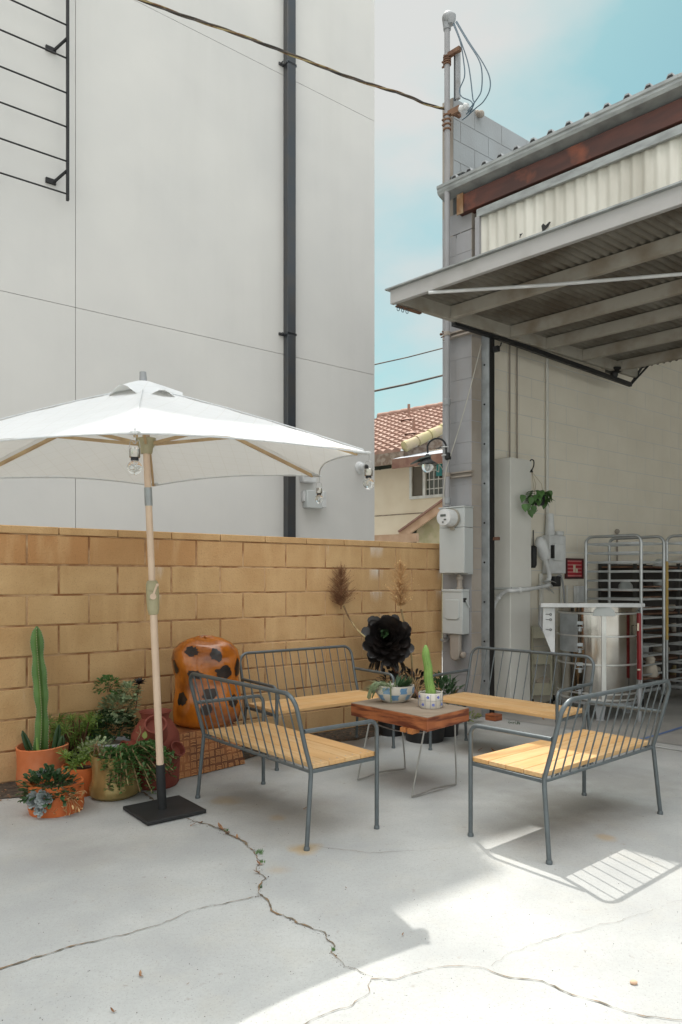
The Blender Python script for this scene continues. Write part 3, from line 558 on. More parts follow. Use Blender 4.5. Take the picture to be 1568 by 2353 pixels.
# corrugated translucent band
def corr(m,o,du,dv,lu,lv,per,amp,nrm,seg=8):
    n=int(lu/per*seg); vs=[]
    for k in range(n+1):
        u=k*per/seg; b=nrm*(amp*math.cos(2*math.pi*k/seg)); vs+=[o+du*u+b,o+du*u+dv*lv+b]
    m.add(vs,[(2*k,2*k+2,2*k+3,2*k+1) for k in range(n)],0)
m=MB(); corr(m,C0+F*s_sheet+Z*3.86+NF*.02,F,Z,8.5,zr-3.86-.06,.068*1.4,.011,NF); link('corrugated_panel',m,'fibre',T,angle=80)
m=MB(); m.bar(C0+F*(s_sheet-.03)+NF*.05+Z*(zr-.045),C0+F*9+NF*.05+Z*(zr-.045),.03,.075); link('head_flashing',m,'gutter',T,bevel=.004)
m=MB(); m.bar(C0+F*(s_sheet-.02)+NF*.045+Z*3.83,C0+F*(s_sheet-.02)+NF*.045+Z*(zr-.08),.05,.045,F); link('jamb_flashing',m,'cmu_grey',T,bevel=.003)
m=MB(); 
random.seed(3)
for (x,y) in ((1252,524),(1197,540)):
    p=on(x,y,C0+NF*.036,F); k=1 if x>1220 else .35
    q=[(-.03,-.06),(-.01,-.065),(0,-.02),(.035,.0),(.06,.035),(.045,.04),(.01,.02),(-.012,.045),(-.03,.03),(-.022,-.01)]
    m=MB(); m.prism([p+F*(a*k)+Z*(b*k) for a,b in q],NF*.002); link('torn_hole',m,'black',T,smooth=False)
# gutter
gs=C0+F*.035; m=MB(); gp=[(0,0),(.10,.03),(.115,.055),(.115,.075),(.125,.085),(.125,.11),(.117,.11),(.108,.05),(.0,.02)]
a0=[gs+NF*(.02+x)+Z*(zg-.115+y) for x,y in gp]; m.prism(a0,F*9); link('gutter',m,'gutter',T,angle=25)
for k in (.75,2.2,3.7):
    m=MB(); m.prism([gs+F*k+NF*(.018+x*1.04)+Z*(zg-.118+y*1.03) for x,y in gp],F*.03); link('gutter_joint',m,'gutter',T,angle=25)
# corrugated roof sheet above the gutter
m=MB(); PT=.165; pr_=[(0,0),(.05,0),(.068,.036),(.098,.036),(.115,0),(PT,0)]; vs=[]; n=int(8.7/PT); sl=V((.7955,.606,.05)).normalized()
for k in range(n):
    for (x,z) in pr_[:-1]: q=C0+F*(.14+k*PT+x)+NF*.125+Z*(zg+.006+z); vs+=[q,q+sl*9,q-Z*.012]
fs=[]; nn=len(vs)//3
for k in range(nn-1): fs+=[(3*k,3*k+1,3*k+4,3*k+3),(3*k,3*k+3,3*k+5,3*k+2)]
m.add(vs,fs); link('roof',m,'greypaint',T,angle=20)
m=MB(); 
for k in range(n): 
    m=MB(); q=C0+F*(.14+k*PT+.054)+NF*.124+Z*(zg+.006); m.prism([q,q+F*.056,q+F*.041+Z*.034,q+F*.015+Z*.034],-NF*.01); link('foam_closure',m,'black',T,smooth=False)
m=MB(); q=C0+F*.12+Z*(zg+.07)+NF*.06; m.prism([q,q+F*.16+Z*.005,q+F*.17+U*.3+Z*.07,q+U*.3+Z*.07],Z*.012); link('roof_flashing',m,'gutter',T,smooth=False)
# ceiling, far and right walls of the bay (dim interior)
m=MB(); q=[C0+F*.2+U*.3,C0+F*9+U*.3,C0+F*9+U*11,C0+F*.2+U*11]; m.prism([p+Z*(zg-.25) for p in q],Z*.05); link('ceiling',m,'whitecol',T,smooth=False)
m=MB(); a=C0+U*11; m.prism([a+F*.2,a+F*9,a+F*9+U*.2,a+F*.2+U*.2],Z*(zg-.25)); link('back_wall',m,'cmu_in',T,smooth=False)
m=MB(); a=C0+F*9; m.prism([a,a+F*.2,a+F*.2+U*11,a+U*11],Z*1.8); link('right_wall',m,'cmu_in',T,smooth=False)  # unseen right wall kept low, an added opening to brighten the bay
# jamb
tj_=.142; J=E1+U*tj_; m=MB(); m.box(J+F*.035+U*.03+Z*1.85,F*.045,U*.03,Z*1.85); jb=link('steel_jamb',m,'galv',T,bevel=.004)
m=MB(); m.box(J+F*.087+U*.032+Z*1.86,F*.0065,U*.028,Z*1.86); link('gap_shade_strip',m,'darkgap',T,smooth=False)  # black strip standing in for the shaded gap beside the jamb
m=MB()
for k in range(9): m=MB(); q=J+F*.03+U*-.002+Z*(.35+k*.38); m.lathe(q,[(.010,0),(.008,.006)],8,ax=-U); link('bolt',m,'blackmetal',jb)
q=on(1137,1238,J+U*.05,F); m=MB(); m.box(q,F*.05,U*.012,Z*.016); link('rusty_latch_bar',m,'rustwood',T,smooth=False)
# ================================================================== TILT-UP DOOR (open, forms the canopy)
DC=C0+F*.47; zb=3.66; tA=par(897,DC,U); DL=3.0
T=thing('tilt_up_door','large tilt-up door swung open like a canopy, ribbed sheet over grey purlins','overhead door',DC+U*.1+Z*zb)
A=DC+U*tA; zf0=on(897,699,A,F).z; zf1=on(897,667,A,F).z
m=MB(); m.prism([A+Z*zf0,A+F*8.4+Z*zf0,A+F*8.4+Z*zf1,A+Z*zf1],U*.04); link('front_fascia',m,'doorpaint',T,bevel=.004)
m=MB(); m.prism([A-U*.03-F*.03+Z*zf1,A+F*8.4-U*.03+Z*zf1,A+F*8.4-U*.03+Z*(zf1+.012),A-U*.03-F*.03+Z*(zf1+.012)],U*.12); link('drip_edge',m,'gutter',T)
m=MB(); m.prism([A+U*.04+Z*(zf0+.01),A+U*DL*1.25+Z*zb,A+U*DL*1.25+Z*(zb+.14),A+U*.04+Z*(zb+.14)],F*.045); link('side_rail',m,'purlin',T,bevel=.003)
m=MB(); corr(m,A+F*.01+U*.045+Z*(zb+.125),F,U,8.3,DL*1.25,.068,.013,Z); link('ribbed_sheet',m,'sheet',T,angle=80)
for t in (-.50,.32,.88,1.5,2.15):
    m=MB(); q=DC+U*t+F*.047+Z*zb; m.prism([q,q+U*.055,q+U*.055+Z*.11,q+Z*.11],F*8.2); link('purlin',m,'purlin',T,bevel=.004)
zr_=zf0-.015; pa=P(985,672,F_*(zr_-CH)/(HZ-672)); pb=P(1568,628,F_*(zr_-CH)/(HZ-628)); m=MB(); m.tube([pa,pa.lerp(pb,.5)-Z*.012,pb+(pb-pa)*.3],.014,8); link('brace_rod',m,'plastic',T)
# hinge arm (black) and its end truss
la=on(1060,744,DC-F*.0,U); lb=on(1450,884,DC,U); d_=MB(); d_.bar(la-U*.1,la+U*.62,.05,.075); d_.bar(la+U*.5-Z*.02,lb,.035,.045); 
p1=lb-F*.0; d_.bar(lb,lb+F*.16+U*.15+Z*.26,.022,.022); d_.bar(lb,lb+F*.04+U*.16+Z*.22,.022,.022); d_.bar(lb+F*.04+U*.16+Z*.22,lb+F*.9+U*.3+Z*.42,.022,.022)
link('swing_arm',d_,'blackmetal',T,smooth=False)
q=on(1412,850,DC,U); m=MB(); m.lathe(q-Z*.09,[(.03,0),(.045,.03),(.045,.05),(.10,.08),(.10,.10)],10); link('pivot',m,'blackmetal',T)
m=MB(); m.box(q+Z*.045,F*.12,U*.05,Z*.015); link('pivot_plate',m,'purlin',T,smooth=False)
for k,(x,y) in enumerate(((919,704),(926,706),(955,716))):
    q=on(x,y,A+U*(.10+.12*(k==2)),F); q=A+U*(.06+.05*k)+F*.03+Z*(zf0-.0); m=MB(); m.tube(arc(q-Z*.035,U,Z,.014,0,2*math.pi,10),.003,6); m.tube([q,q-Z*.022],.004); link('chain_link',m,'cableblue',T)
m=MB(); q=A+U*.05+F*.02+Z*(zf0-.008); m.bar(q,q+U*.28,.03,.012); link('rusty_catch',m,'rustwood',T,smooth=False)
q=on(1136,803,J+U*.05,F); m=MB(); m.box(q,F*.05,U*.02,Z*.025); m.tube(arc(q+F*.03+Z*.05,F,Z,.05,math.pi,2*math.pi,6),.006); solo('door_catch',m,'blackmetal','small black door catch at the top of the white inner wall beside the jamb','latch',q)
# ================================================================== ELECTRIC SERVICE
mo=C0+NF*.10; sx=par(1028,mo,F); mb_=mo+F*sx; zt=on(1030,60,mo,F).z; zbx=2.03
T=thing('service_mast','tall grey conduit mast with a weatherhead, rising above the warehouse pier','electric mast',mb_+Z*zbx)
m=MB(); m.tube([mb_+Z*zbx,mb_+Z*zt],.027,14); link('pipe',m,'cmu_grey',T)
for z in (zbx+.02,3.0,3.95): m=MB(); m.lathe(mb_+Z*z,[(.027,0),(.034,.006),(.034,.06),(.027,.066)],14); link('coupling',m,'greypaint',T)
m=MB(); hd=mb_+Z*zt; vs=[]; m.lathe(hd-Z*.03,[(.036,0),(.040,.04),(.045,.08)],16); m.ball(hd+F*.015+Z*.075,.062,.062,.062,16,10); m.lathe(hd+F*.045+Z*.0,[(.030,0),(.045,.04),(.048,.08)],14); link('weatherhead',m,'greypaint',T)
for z in (on(1030,128,mo,F).z,on(1030,262,mo,F).z):
    m=MB(); 
    for k in range(4): m.lathe(mb_+Z*(z-.02-k*.045*(1 if z<6 else .5)),[(.030,0),(.040,.006),(.040,.014),(.030,.02)],12)
    m.box(mb_+F*.06+Z*z,F*.09,NF*.02,Z*.02); m.box(mb_-F*.03+Z*(z-.03),F*.03,NF*.008,Z*.006); m.box(mb_-F*.03+Z*(z-.08),F*.028,NF*.008,Z*.006); link('clamp',m,'rustwood',T)
m=MB(); q=mb_+F*.105-NF*.03; z1=on(1045,118,q,F).z; m.bar(q+Z*(zp-.1),q+Z*z1,.035,.035,F); link('brace_strut',m,'greypaint',T,smooth=False); m=MB(); m.bar(q-F*.035+Z*(zp-.1),q-F*.035+Z*(z1-.03),.016,.016,F); link('brace_strut',m,'bronze',T,smooth=False)
# drip loops
hx=hd+F*.07+Z*.06; ins=on(1050,252,mo,F)
def dl(pts,dep=0): return [on(x,y,mo+NF*dep,F) for x,y in pts]
def smooth(pts,n=8):
    o=[]; q=[pts[0]]+pts+[pts[-1]]
    for i in range(1,len(q)-2):
        a,b,c,d=q[i-1:i+3]
        for k in range(n): t=k/n; o.append(.5*((2*b)+(c-a)*t+(2*a-5*b+4*c-d)*t*t+(3*b-a-3*c+d)*t**3))
    o.append(pts[-1]); return o
for k,(pts,dep) in enumerate((([(1042,55),(1058,95),(1066,140),(1068,175),(1057,205),(1062,222),(1083,232),(1086,246),(1072,262)],.02),([(1044,52),(1060,95),(1075,140),(1082,180),(1087,225),(1090,237),(1078,262),(1062,275)],.0),([(1048,50),(1075,95),(1100,135),(1108,165),(1107,205),(1098,225),(1075,255)],.06),([(1050,48),(1078,95),(1108,140),(1125,175),(1126,205),(1112,232),(1095,247),(1070,270)],.03))):
    m=MB(); m.tube(smooth(dl(pts,dep)),.0055,6); link('drip_wire',m,'cableblue',T)
m=MB(); q=on(1060,250,mo+NF*.02,F); m.lathe(q-F*.02,[(.02,0),(.035,.02),(.02,.05),(.035,.07),(.02,.1)],12,ax=F); link('insulator',m,'plastic',T)
q=on(1040,258,mo,F); m=MB(); m.bar(q-NF*.0,q-NF*.1+F*.02,.03,.03); m.box(q+F*.05-Z*.02,F*.05,NF*.02,Z*.012); link('rusty_bracket',m,'rustwood',T,smooth=False)
q=C0+F*.21+U*.35; q=on(1096,262,q,F); m=MB(); m.ball(q,.04); m.ball(q+F*.05-Z*.02,.035); m.box(q-F*.04-Z*.02,F*.012,NF*.012,Z*.07); m.lathe(q-F*.03-Z*.13,[(.012,0),(.022,.02),(.012,.05)],10); solo('wall_insulator',m,'cmu_beige','cluster of old porcelain insulators on the parapet wall beside the mast','insulator',q)
# service drop : three twisted strands
pp=[(1031,251,6.98),(984,240,6.8),(929,217,6.6),(864,197,6.4),(784,170,6.25),(665,123,6.1),(530,72,5.9),(415,33,5.75),(310,-6,5.6),(150,-60,5.4),(-150,-170,5.0)]
cl=smooth([P(*q) for q in pp],10); 
T=thing('service_drop','brown twisted overhead power cable running to the mast on the warehouse','cable',cl[0])
Ln=[0]
for i in range(1,len(cl)): Ln.append(Ln[-1]+(cl[i]-cl[i-1]).length)
for s in range(3):
    m=MB(); pts=[]
    NN=260
    for i in range(NN):
        l=Ln[-1]*i/(NN-1); k=max(j for j in range(len(Ln)) if Ln[j]<=l+1e-9); k=min(k,len(cl)-2); p=cl[k].lerp(cl[k+1],(l-Ln[k])/max(1e-6,Ln[k+1]-Ln[k])); d=(cl[k+1]-cl[k]).normalized(); a=d.cross(Z).normalized(); b=a.cross(d); th=l*9+s*2.094; rr=.0080
        pts.append(p+(a*math.cos(th)+b*math.sin(th))*rr)
    m.tube(pts,.0066,6); link('strand',m,('cableblk','stem','cableblk')[s],T)
for k,(a,b,lb_,r) in enumerate((((800,851,13),(1060,789,14.5),'thin black utility wire crossing the sky gap, the upper one','.012'),((800,911,13),(1060,852,14.5),'thick black utility cable crossing the sky gap above the tile roof','.02'))):
    p=P(*a);q=P(*b); d=q-p; m=MB(); m.tube([p-d*2,p,p.lerp(q,.5)-Z*.02,q,q+d*2],float(r),6); solo('utility_wire',m,'cableblk',lb_,'cable',p)
# ================================================================== METER CABINETS AND CONDUIT ON THE PIER
def fbox(s0,s1,z0,z1,dep,m,d0=.001): m.box(C0+F*(s0+s1)/2+NF*(d0+dep)/2+Z*(z0+z1)/2,F*(s1-s0)/2,NF*(dep-d0)/2,Z*(z1-z0)/2)
q=C0+NF*.15; s0=par(1010,q,F); s1=par(1067.5,q,F); z1=on(1040,1167,q,F).z; z0=on(1040,1317,q,F).z; zs=on(1040,1212,q,F).z
T=thing('meter_cabinet','tall pale grey electricity cabinet with a round glass meter, on the warehouse pier','meter cabinet',C0+F*(s0+s1)/2+Z*z0)
m=MB(); fbox(s0,s1,z0,zs-.003,.15,m); link('lower_cover',m,'boxpaint',T,bevel=.005)
m=MB(); fbox(s0,s1,zs,z1,.147,m); link('upper_cover',m,'boxpaint',T,bevel=.005)
m=MB(); fbox(s0-.006,s1+.006,z1,z1+.012,.158,m); fbox(s0,s1,z0-.012,z0-.001,.08,m); link('hood',m,'boxpaint',T,bevel=.003)
m=MB(); mc=on(1040,1190,q,F); mc=C0+F*par(1040,q,F)+NF*.15+Z*on(1040,1191,q,F).z; 
ml=link; m.lathe(mc,[(.090,0),(.092,.02),(.088,.028)],32,ax=NF); link('meter_ring',m,'purlin',T)
m=MB(); m.lathe(mc+NF*.02,[(.082,0),(.082,.11),(.076,.125),(.0,.13)],32,ax=NF); mt=link('meter',m,'plastic',T)
m=MB(); f_=mc+NF*.1515; m.box(f_+Z*.018+F*0,F*.030,NF*.001,Z*.011); link('display',m,'lcd',mt,smooth=False)
m=MB(); m.box(f_-Z*.022+F*.022,F*.013,NF*.001,Z*.007); m.box(f_-Z*.045-F*.002,F*.008,NF*.001,Z*.007); link('meter_marks',m,'lcd',mt,smooth=False)
m=MB(); m.box(mc-Z*.10+NF*.01+F*.01,F*.02,NF*.012,Z*.014); link('seal_clip',m,'purlin',T)
q=C0+NF*.12; s0=par(1017,q,F); s1=par(1063,q,F); z1b=on(1040,1357,q,F).z; z0b=on(1040,1457,q,F).z
zn=z0
m=MB(); cn=C0+F*par(1050,q,F)+NF*.07; m.lathe(cn+Z*z1b,[(.034,0),(.034,.03),(.025,.035),(.024,(zn-z1b)*.6),(.032,(zn-z1b)*.62),(.032,(zn-z1b)*.8),(.022,(zn-z1b)*.82),(.022,zn-z1b-.013)],16); solo('conduit_nipple',m,'cmu_beige','short grey conduit joining the two electrical boxes on the pier','conduit',cn+Z*z1b)
T=thing('disconnect_box','smaller pale grey switch box with an embossed door, under the meter cabinet','switch box',C0+F*(s0+s1)/2+Z*z0b)
m=MB(); fbox(s0,s1,z0b,z1b,.12,m); link('enclosure',m,'boxpaint',T,bevel=.006)
m=MB(); fbox(s0-.004,s1+.004,z1b-.012,z1b+.012,.128,m,.001); link('hood',m,'boxpaint',T,bevel=.004)
mid=C0+F*(s0+s1)/2+NF*.122; m=MB(); zz=(z0b+z1b)/2; wq=(s1-s0)*.36
m.prism([mid+F*-wq+Z*(zz+.12),mid+F*wq+Z*(zz+.12),mid+F*wq+Z*(zz-.05),mid+F*wq*.7+Z*(zz-.068),mid-F*wq*.7+Z*(zz-.068),mid-F*wq+Z*(zz-.05)],NF*.008); link('embossed_door',m,'boxpaint',T,bevel=.004)
hs=C0+F*(s1+.004)+NF*.085; m=MB(); m.box(hs+Z*(z1b-.09),F*.010,NF*.020,Z*.020); link('handle',m,'black',T,bevel=.004)
m=MB(); m.bar(hs+F*.012+Z*(z1b-.09),hs+F*.02-NF*.045+Z*(z1b-.16),.012,.012); link('lever',m,'boxpaint',T)
m=MB(); cb=C0+F*par(1050,C0+NF*.06,F)+NF*.05; ze=on(1050,1518,cb,F).z
pts=[cb+Z*(ze+.05)]
m.prism([cb+F*a+Z*(ze+b) for a,b in ((-.055,.06),(-.04,.015),(0,0),(.04,.015),(.055,.06),(.055,.26),(.03,.295),(-.03,.295),(-.055,.26))],NF*.05); m.lathe(cb+F*.06+Z*(ze+.06)+NF*.02,[(.03,0),(.034,.03),(.02,.045)],12,ax=F); solo('conduit_fitting',m,'cmu_beige','rounded grey conduit fitting hanging below the switch box','conduit',cb+Z*ze,bevel=.012)
q=C0+NF*.06+F*.0; q=on(1021,1467,q,F); m=MB(); m.tube(arc(q,F,Z,.036,R(-170),R(10),10),.006); m.tube(arc(q-NF*.03,F,Z,.036,R(-170),R(10),10),.006); m.ball(q+F*.02+Z*.02,.025); m.tube([q-F*.036,q-F*.05-Z*.03],.002); solo('cable_clamp',m,'greypaint','curved metal clamp at the lower left corner of the switch box','clamp',q)
# strut channels on the pier
for k,(y,lb_) in enumerate(((765,'upper painted strut bracket holding the conduit to the pier'),(1090,'lower painted strut bracket holding the conduit to the pier, by the lantern'))):
    z=on(1060,y,C0+NF*.03,F).z; m=MB(); 
    for s in (-.028,.012): fbox(.04,PW+.03,z+s,z+s+.014,.055,m)
    fbox(.04,PW+.02,z-.012,z+.012,.02,m); q=mb_+Z*z; m.lathe(q-Z*.02,[(.030,0),(.034,.004),(.034,.036),(.030,.04)],14); solo('strut_bracket',m,'cmu_beige',lb_,'bracket',q,angle=30)
q=on(1014,768,mo-F*.03,F); m=MB(); m.tube([q,q+F*.07],.006); m.tube([q-Z*.03,q-Z*.03+F*.07],.006); m.ball(q,.014); m.ball(q+Z*.02+F*.02,.01); solo('wire_anchor',m,'rustwood','rusty bolt clamp on the conduit at the corner of the pier, below the canopy','clamp',q)
# cord
m=MB(); a=E1+U*.17-F*.0; a=on(1107,790,C0+F*.33+NF*.02,F); b=on(1027,1074,mo+NF*.03,F); pts=[a.lerp(b,k/10)-Z*.05*math.sin(math.pi*k/10) for k in range(11)]; m.tube(pts,.0045,6); m.tube([b,b-F*.02-Z*.10,b-F*.035-Z*.22,b-F*.03-Z*.36],.007,6); solo('cord',m,'rope','white cord slanting across the grey pier down to the conduit','cord',b)
# lantern
lp=on(1023,1050,mo+NF*.03,F); T=thing('wall_lantern','black gooseneck solar lantern with a clear globe, strapped to the conduit beside the pier','lantern',lp)
LD=(NF*.35-F*.94).normalized()
m=MB(); m.lathe(lp-LD*.03-Z*.03,[(.02,0),(.03,.01),(.03,.05),(.015,.07)],12); n0=lp-LD*.012; rr=.095
m.tube([n0,n0+Z*.07]+arc(n0+Z*.09+LD*rr,-LD,Z,rr,0,R(165),10)+[n0+LD*(rr*1.93)+Z*.05],.009,8); link('gooseneck',m,'blackmetal',T)
sc=n0+LD*(rr*1.95)+Z*.03; m=MB(); m.lathe(sc-Z*.09,[(.100,0),(.097,.006),(.05,.035),(.038,.05),(.030,.08),(.013,.10)],20); sh=link('shade',m,'blackmetal',T)
m=MB(); q=sc+LD*.045+NF*.03-Z*.03; m.prism([q-F*.06-LD*.05-Z*.03,q+F*.06-LD*.05+Z*.01,q+F*.06+LD*.06-Z*.01,q-F*.06+LD*.06-Z*.055],Z*.012); link('solar_panel',m,'glassdark',sh,smooth=False)
m=MB(); m.lathe(sc-Z*.195,[(.001,.02),(.030,.027),(.052,.05),(.058,.08),(.054,.10)],18); link('globe',m,'glass',T)
m=MB(); m.ball(sc-Z*.12,.022,.022,.032); link('bulb',m,'plastic',T)
m=MB(); m.lathe(lp+Z*.01,[(.034,0),(.036,.004),(.034,.008)],12); m.lathe(lp+Z*.09,[(.034,0),(.036,.004),(.034,.008)],12); link('zip_tie',m,'plastic',T)
# ================================================================== INSIDE THE BAY
IW=C0+F*.207     # line of the inner wall face
iw=lambda x,y,d=0: on(x,y,IW+F*d,U)
a=IW+U*.478; cw=.20; cd=.324
T=thing('duct_column','tall white boxed duct standing just inside the bay by the left wall','duct',a+F*cw/2+U*cd/2)
zc_=on(1172,1050,a+F*cw,U).z; zs=on(1172,1352,a+F*cw,U).z
def ibox(m,f0,f1,u0,u1,z0,z1): m.box(IW+F*(f0+f1)/2+U*(u0+u1)/2+Z*(z0+z1)/2,F*(f1-f0)/2,U*(u1-u0)/2,Z*(z1-z0)/2)
m=MB(); ibox(m,.002,cw,.478,.478+cd,zs+.003,zc_); link('upper_casing',m,'whitecol',T,bevel=.006)
m=MB(); ibox(m,.002,cw-.006,.484,.478+cd-.006,0,zs-.012); link('lower_casing',m,'whitecol',T,bevel=.006)
m=MB(); ibox(m,.002,cw+.004,.474,.478+cd+.004,zs-.012,zs+.008); link('joint_flange',m,'boxpaint',T,bevel=.002)
m=MB(); ibox(m,cw+.004,cw+.010,.478,.487,zs-.02,zs+.012); link('clip',m,'cmu_grey',T)
for x in (1172,1189): 
    q=iw(x,900,.012); m=MB(); m.tube([V((q.x,q.y,zc_-.02)),V((q.x,q.y,4.6))],.008,6); solo('thin_pipe',m,'cmu_beige',('left' if x<1180 else 'right')+' one of two thin vertical pipes above the white duct','pipe',q)
q=iw(1258,1000,.015); m=MB(); m.tube([V((q.x,q.y,1.75)),V((q.x,q.y,4.6))],.017,8); solo('wall_pipe',m,'whitecol','white vertical conduit on the inner wall right of the hanging plant','pipe',q)
q=iw(1419,1230,.012); m=MB(); m.tube([V((q.x,q.y,z)) for z in (1.5,1.9)],.010,6); m.ball((q.x,q.y,1.9),.03); solo('wall_outlet_pipe',m,'cmu_beige','short thin pipe stub on the inner wall above the first rack','pipe',q)
# bent pipe crossing the duct
cf=IW+F*(cw+.045); pt=[on(1131,1470,a-NF*-.02-U*.05,F)]
oo=a-U*.045
pts=[on(1131,1545,oo,F),on(1132,1420,oo,F),on(1136,1392,oo,F),on(1148,1370,oo,F),on(1166,1358,oo,F),on(1180,1357,oo+F*.04,F)]
e1=pts[-1]; pts+=[on(1222,1353,cf,U),on(1262,1345,IW+F*.16,U)]
m=MB(); m.tube(smooth(pts,5),.020,12); T=thing('bent_conduit','white bent pipe crossing in front of the white duct near mid height','pipe',pts[0]); link('pipe',m,'plastic',T)
for k in (3.2,6.0): 
    sp=smooth(pts,5); q=sp[int(len(sp)*k/8)]; d=(sp[int(len(sp)*k/8)+1]-q).normalized(); m=MB(); m.lathe(q-d*.015,[(.02,0),(.028,.006),(.028,.026),(.02,.03)],14,ax=d); link('collar',m,'plastic',T)
# hanging plant
hk=on(1224,1057,IW+F*(cw+.10),U); T=thing('hanging_plant','green trailing pothos in a small hanging pot beside the white duct','hanging plant',hk-Z*.3)
def at_(x,y,dx=0): q=on(x,y,IW+F*(cw+.10)+F*dx,U); return q
m=MB(); m.tube(smooth([at_(1219,1059),at_(1222,1056),at_(1227,1059),at_(1227,1070),at_(1223,1080)],5),.006,8); m.lathe(at_(1222,1085),[(.018,0),(.01,.02),(.004,.03)],8); link('hook',m,'black',T)
pc=at_(1240,1150); m=MB(); m.lathe(pc-Z*.05,[(.045,0),(.065,.09),(.068,.10),(.060,.10),(.055,.06),(0,.05)],18); link('pot',m,'potblack',T)
m=MB(); 
for x in (1226,1232,1245): m.tube([at_(1222,1083),at_(x,1112),pc+V((.05 if x==1245 else -.05,0.02*(x-1232)/6,.06))],.0018,5)
link('hanger_wire',m,'stem',T)
random.seed(11); m=MB()
for i in range(46):
    t=rnd(0,6.28); q=pc+V((math.cos(t)*.07*rnd(.2,1.2),math.sin(t)*.07*rnd(.2,1.1),rnd(-.01,.10))); d=V((math.cos(t),math.sin(t),rnd(-.9,.3))); m.leaf(q,d,Z,rnd(.06,.10),rnd(.05,.07),.5,3)
for (x,y,dx) in ((1203,1145,-.01),(1204,1166,0),(1213,1165,0),(1222,1150,0),(1218,1180,.01),(1262,1135,.03),(1252,1160,.02),(1226,1170,.02)):
    q=at_(x,y,dx)+Z*.035; m.leaf(q,V((rnd(-.3,.3),-.3,-1)),V((0,-1,.2)),.085,.06,.15,3)
link('leaves',m,'leaf',T)
m=MB(); m.tube(smooth([pc,at_(1218,1135),at_(1204,1140)],4),.003,5); m.tube(smooth([pc,at_(1228,1155),at_(1218,1178),at_(1224,1183),at_(1236,1172)],4),.003,5); link('vine',m,'leaf',T)
# breaker box & pipes on the inner wall
q0=iw(1263,1320); t0_=par(1264,IW+F*.09,U); t1_=par(1301,IW+F*.09,U); z0=iw(1280,1318,.09).z; z1=iw(1280,1230,.09).z
T=thing('breaker_box','white wall breaker box with an open cover, left of the red framed print','electrical box',IW+U*t0_+Z*z0)
m=MB(); ibox(m,.001,.09,t0_,t1_,z0,z1); link('enclosure',m,'plastic',T,bevel=.006)
ta=par(1274,IW+F*.11,U); tb=par(1293,IW+F*.11,U); m=MB(); ibox(m,.092,.125,ta,tb,iw(1280,1288,.11).z,iw(1280,1250,.11).z); link('cover',m,'plastic',T,bevel=.004)
m=MB(); ibox(m,.0915,.118,ta-.03,ta-.004,iw(1280,1283,.11).z,iw(1280,1253,.11).z); link('opening',m,'black',T)
q=IW+F*.05+U*(t0_+.06)+Z*(z1+.001); m=MB(); m.lathe(q,[(.055,0),(.052,.03),(.040,.22),(.038,.23),(0,.23)],20); solo('white_cup_stack',m,'plastic','tall white tapered tube standing on top of the breaker box','cup',q)
q=IW+F*.05+U*(t0_+.22)+Z*(z1+.001); m=MB(); m.lathe(q,[(.05,0),(.055,.035),(.052,.045),(0,.045)],20); solo('round_tub',m,'plastic','low round white tub on top of the breaker box','tub',q)
# sock-shaped conduit body and drop pipe
cs=IW+F*.12; T=thing('angled_conduit','fat white angled conduit fitting with a pipe running down, beside the breaker box','conduit',on(1265,1300,cs,U))
m=MB(); m.tube([on(x,y,cs,U) for x,y in ((1240,1234),(1242,1245),(1250,1272),(1254,1284))],[.03,.062,.062,.045],14); link('fitting',m,'plastic',T)
m=MB(); m.tube(smooth([on(x,y,cs,U) for x,y in ((1251,1280),(1258,1300),(1263,1325),(1256,1340))],5),.024,12); m.lathe(on(1252,1286,cs,U),[(.03,0),(.036,.01),(.036,.04),(.03,.05)],14,ax=V((-.2,0,1))); link('pipe',m,'plastic',T)
q=on(1226,1276,IW+F*.13,U); m=MB(); m.tube([q+Z*.10,q+Z*.08,q-Z*.10,q-Z*.13],[.02,.036,.036,.022],12); m.tube([q+Z*.10,q+Z*.26],.006,6); solo('black_glove',m,'black','long black holder hanging on the wall right behind the white duct','tool',q)
q=on(1278,1336,IW+F*.14,U); T=thing('power_plug','black plug with a grey cable hanging below the breaker box','plug',q); m=MB(); m.box(q,F*.03,U*.05,Z*.055); link('plug',m,'black',T,bevel=.012)
m=MB(); m.tube(smooth([q+Z*.05+U*.03,q+Z*.06+U*.09,q+U*.13-Z*.06,q+U*.16-Z*.30],6),.011,8); link('cable',m,'greypaint',T)
for x in (1243,1290,1303): 
    q=iw(x,1340,.02); m=MB(); zt_={1243:iw(x,1318,.02).z,1290:iw(x,1318,.02).z,1303:iw(x,1345,.02).z}[x]; m.tube([V((q.x,q.y,.9)),V((q.x,q.y,zt_))],.022 if x==1243 else .014,8); solo('wall_riser',m,'whitecol',{1243:'thick white riser pipe on the inner wall, leftmost below the breaker box',1290:'slim white riser pipe directly below the breaker box',1303:'slim white riser pipe right of the plug cable, below the breaker box'}[x],'pipe',q)
random.seed(5); q=on(1240,1340,IW+F*.15,U); m=MB()
for k in range(7): p=q+U*rnd(-.06,.10)+Z*rnd(-.03,.03); m.leaf(p,V((.8,.4,rnd(-.2,.3))),Z,rnd(.12,.2),.05,.3,0,0)
solo('cloth_bundle',m,'plastic','bunched white cloth lying on the bent pipe','cloth',q)
q=iw(1328,1365,.04); m=MB(); ibox(m,.001,.06,par(1318,IW,U),par(1334,IW,U),q.z-.10,q.z+.09); ibox(m,.001,.05,par(1318,IW,U),par(1328,IW,U),q.z-.3,q.z-.15); solo('wall_switch',m,'plastic','small white switch boxes on the inner wall under the red framed print','switch',q,bevel=.005)
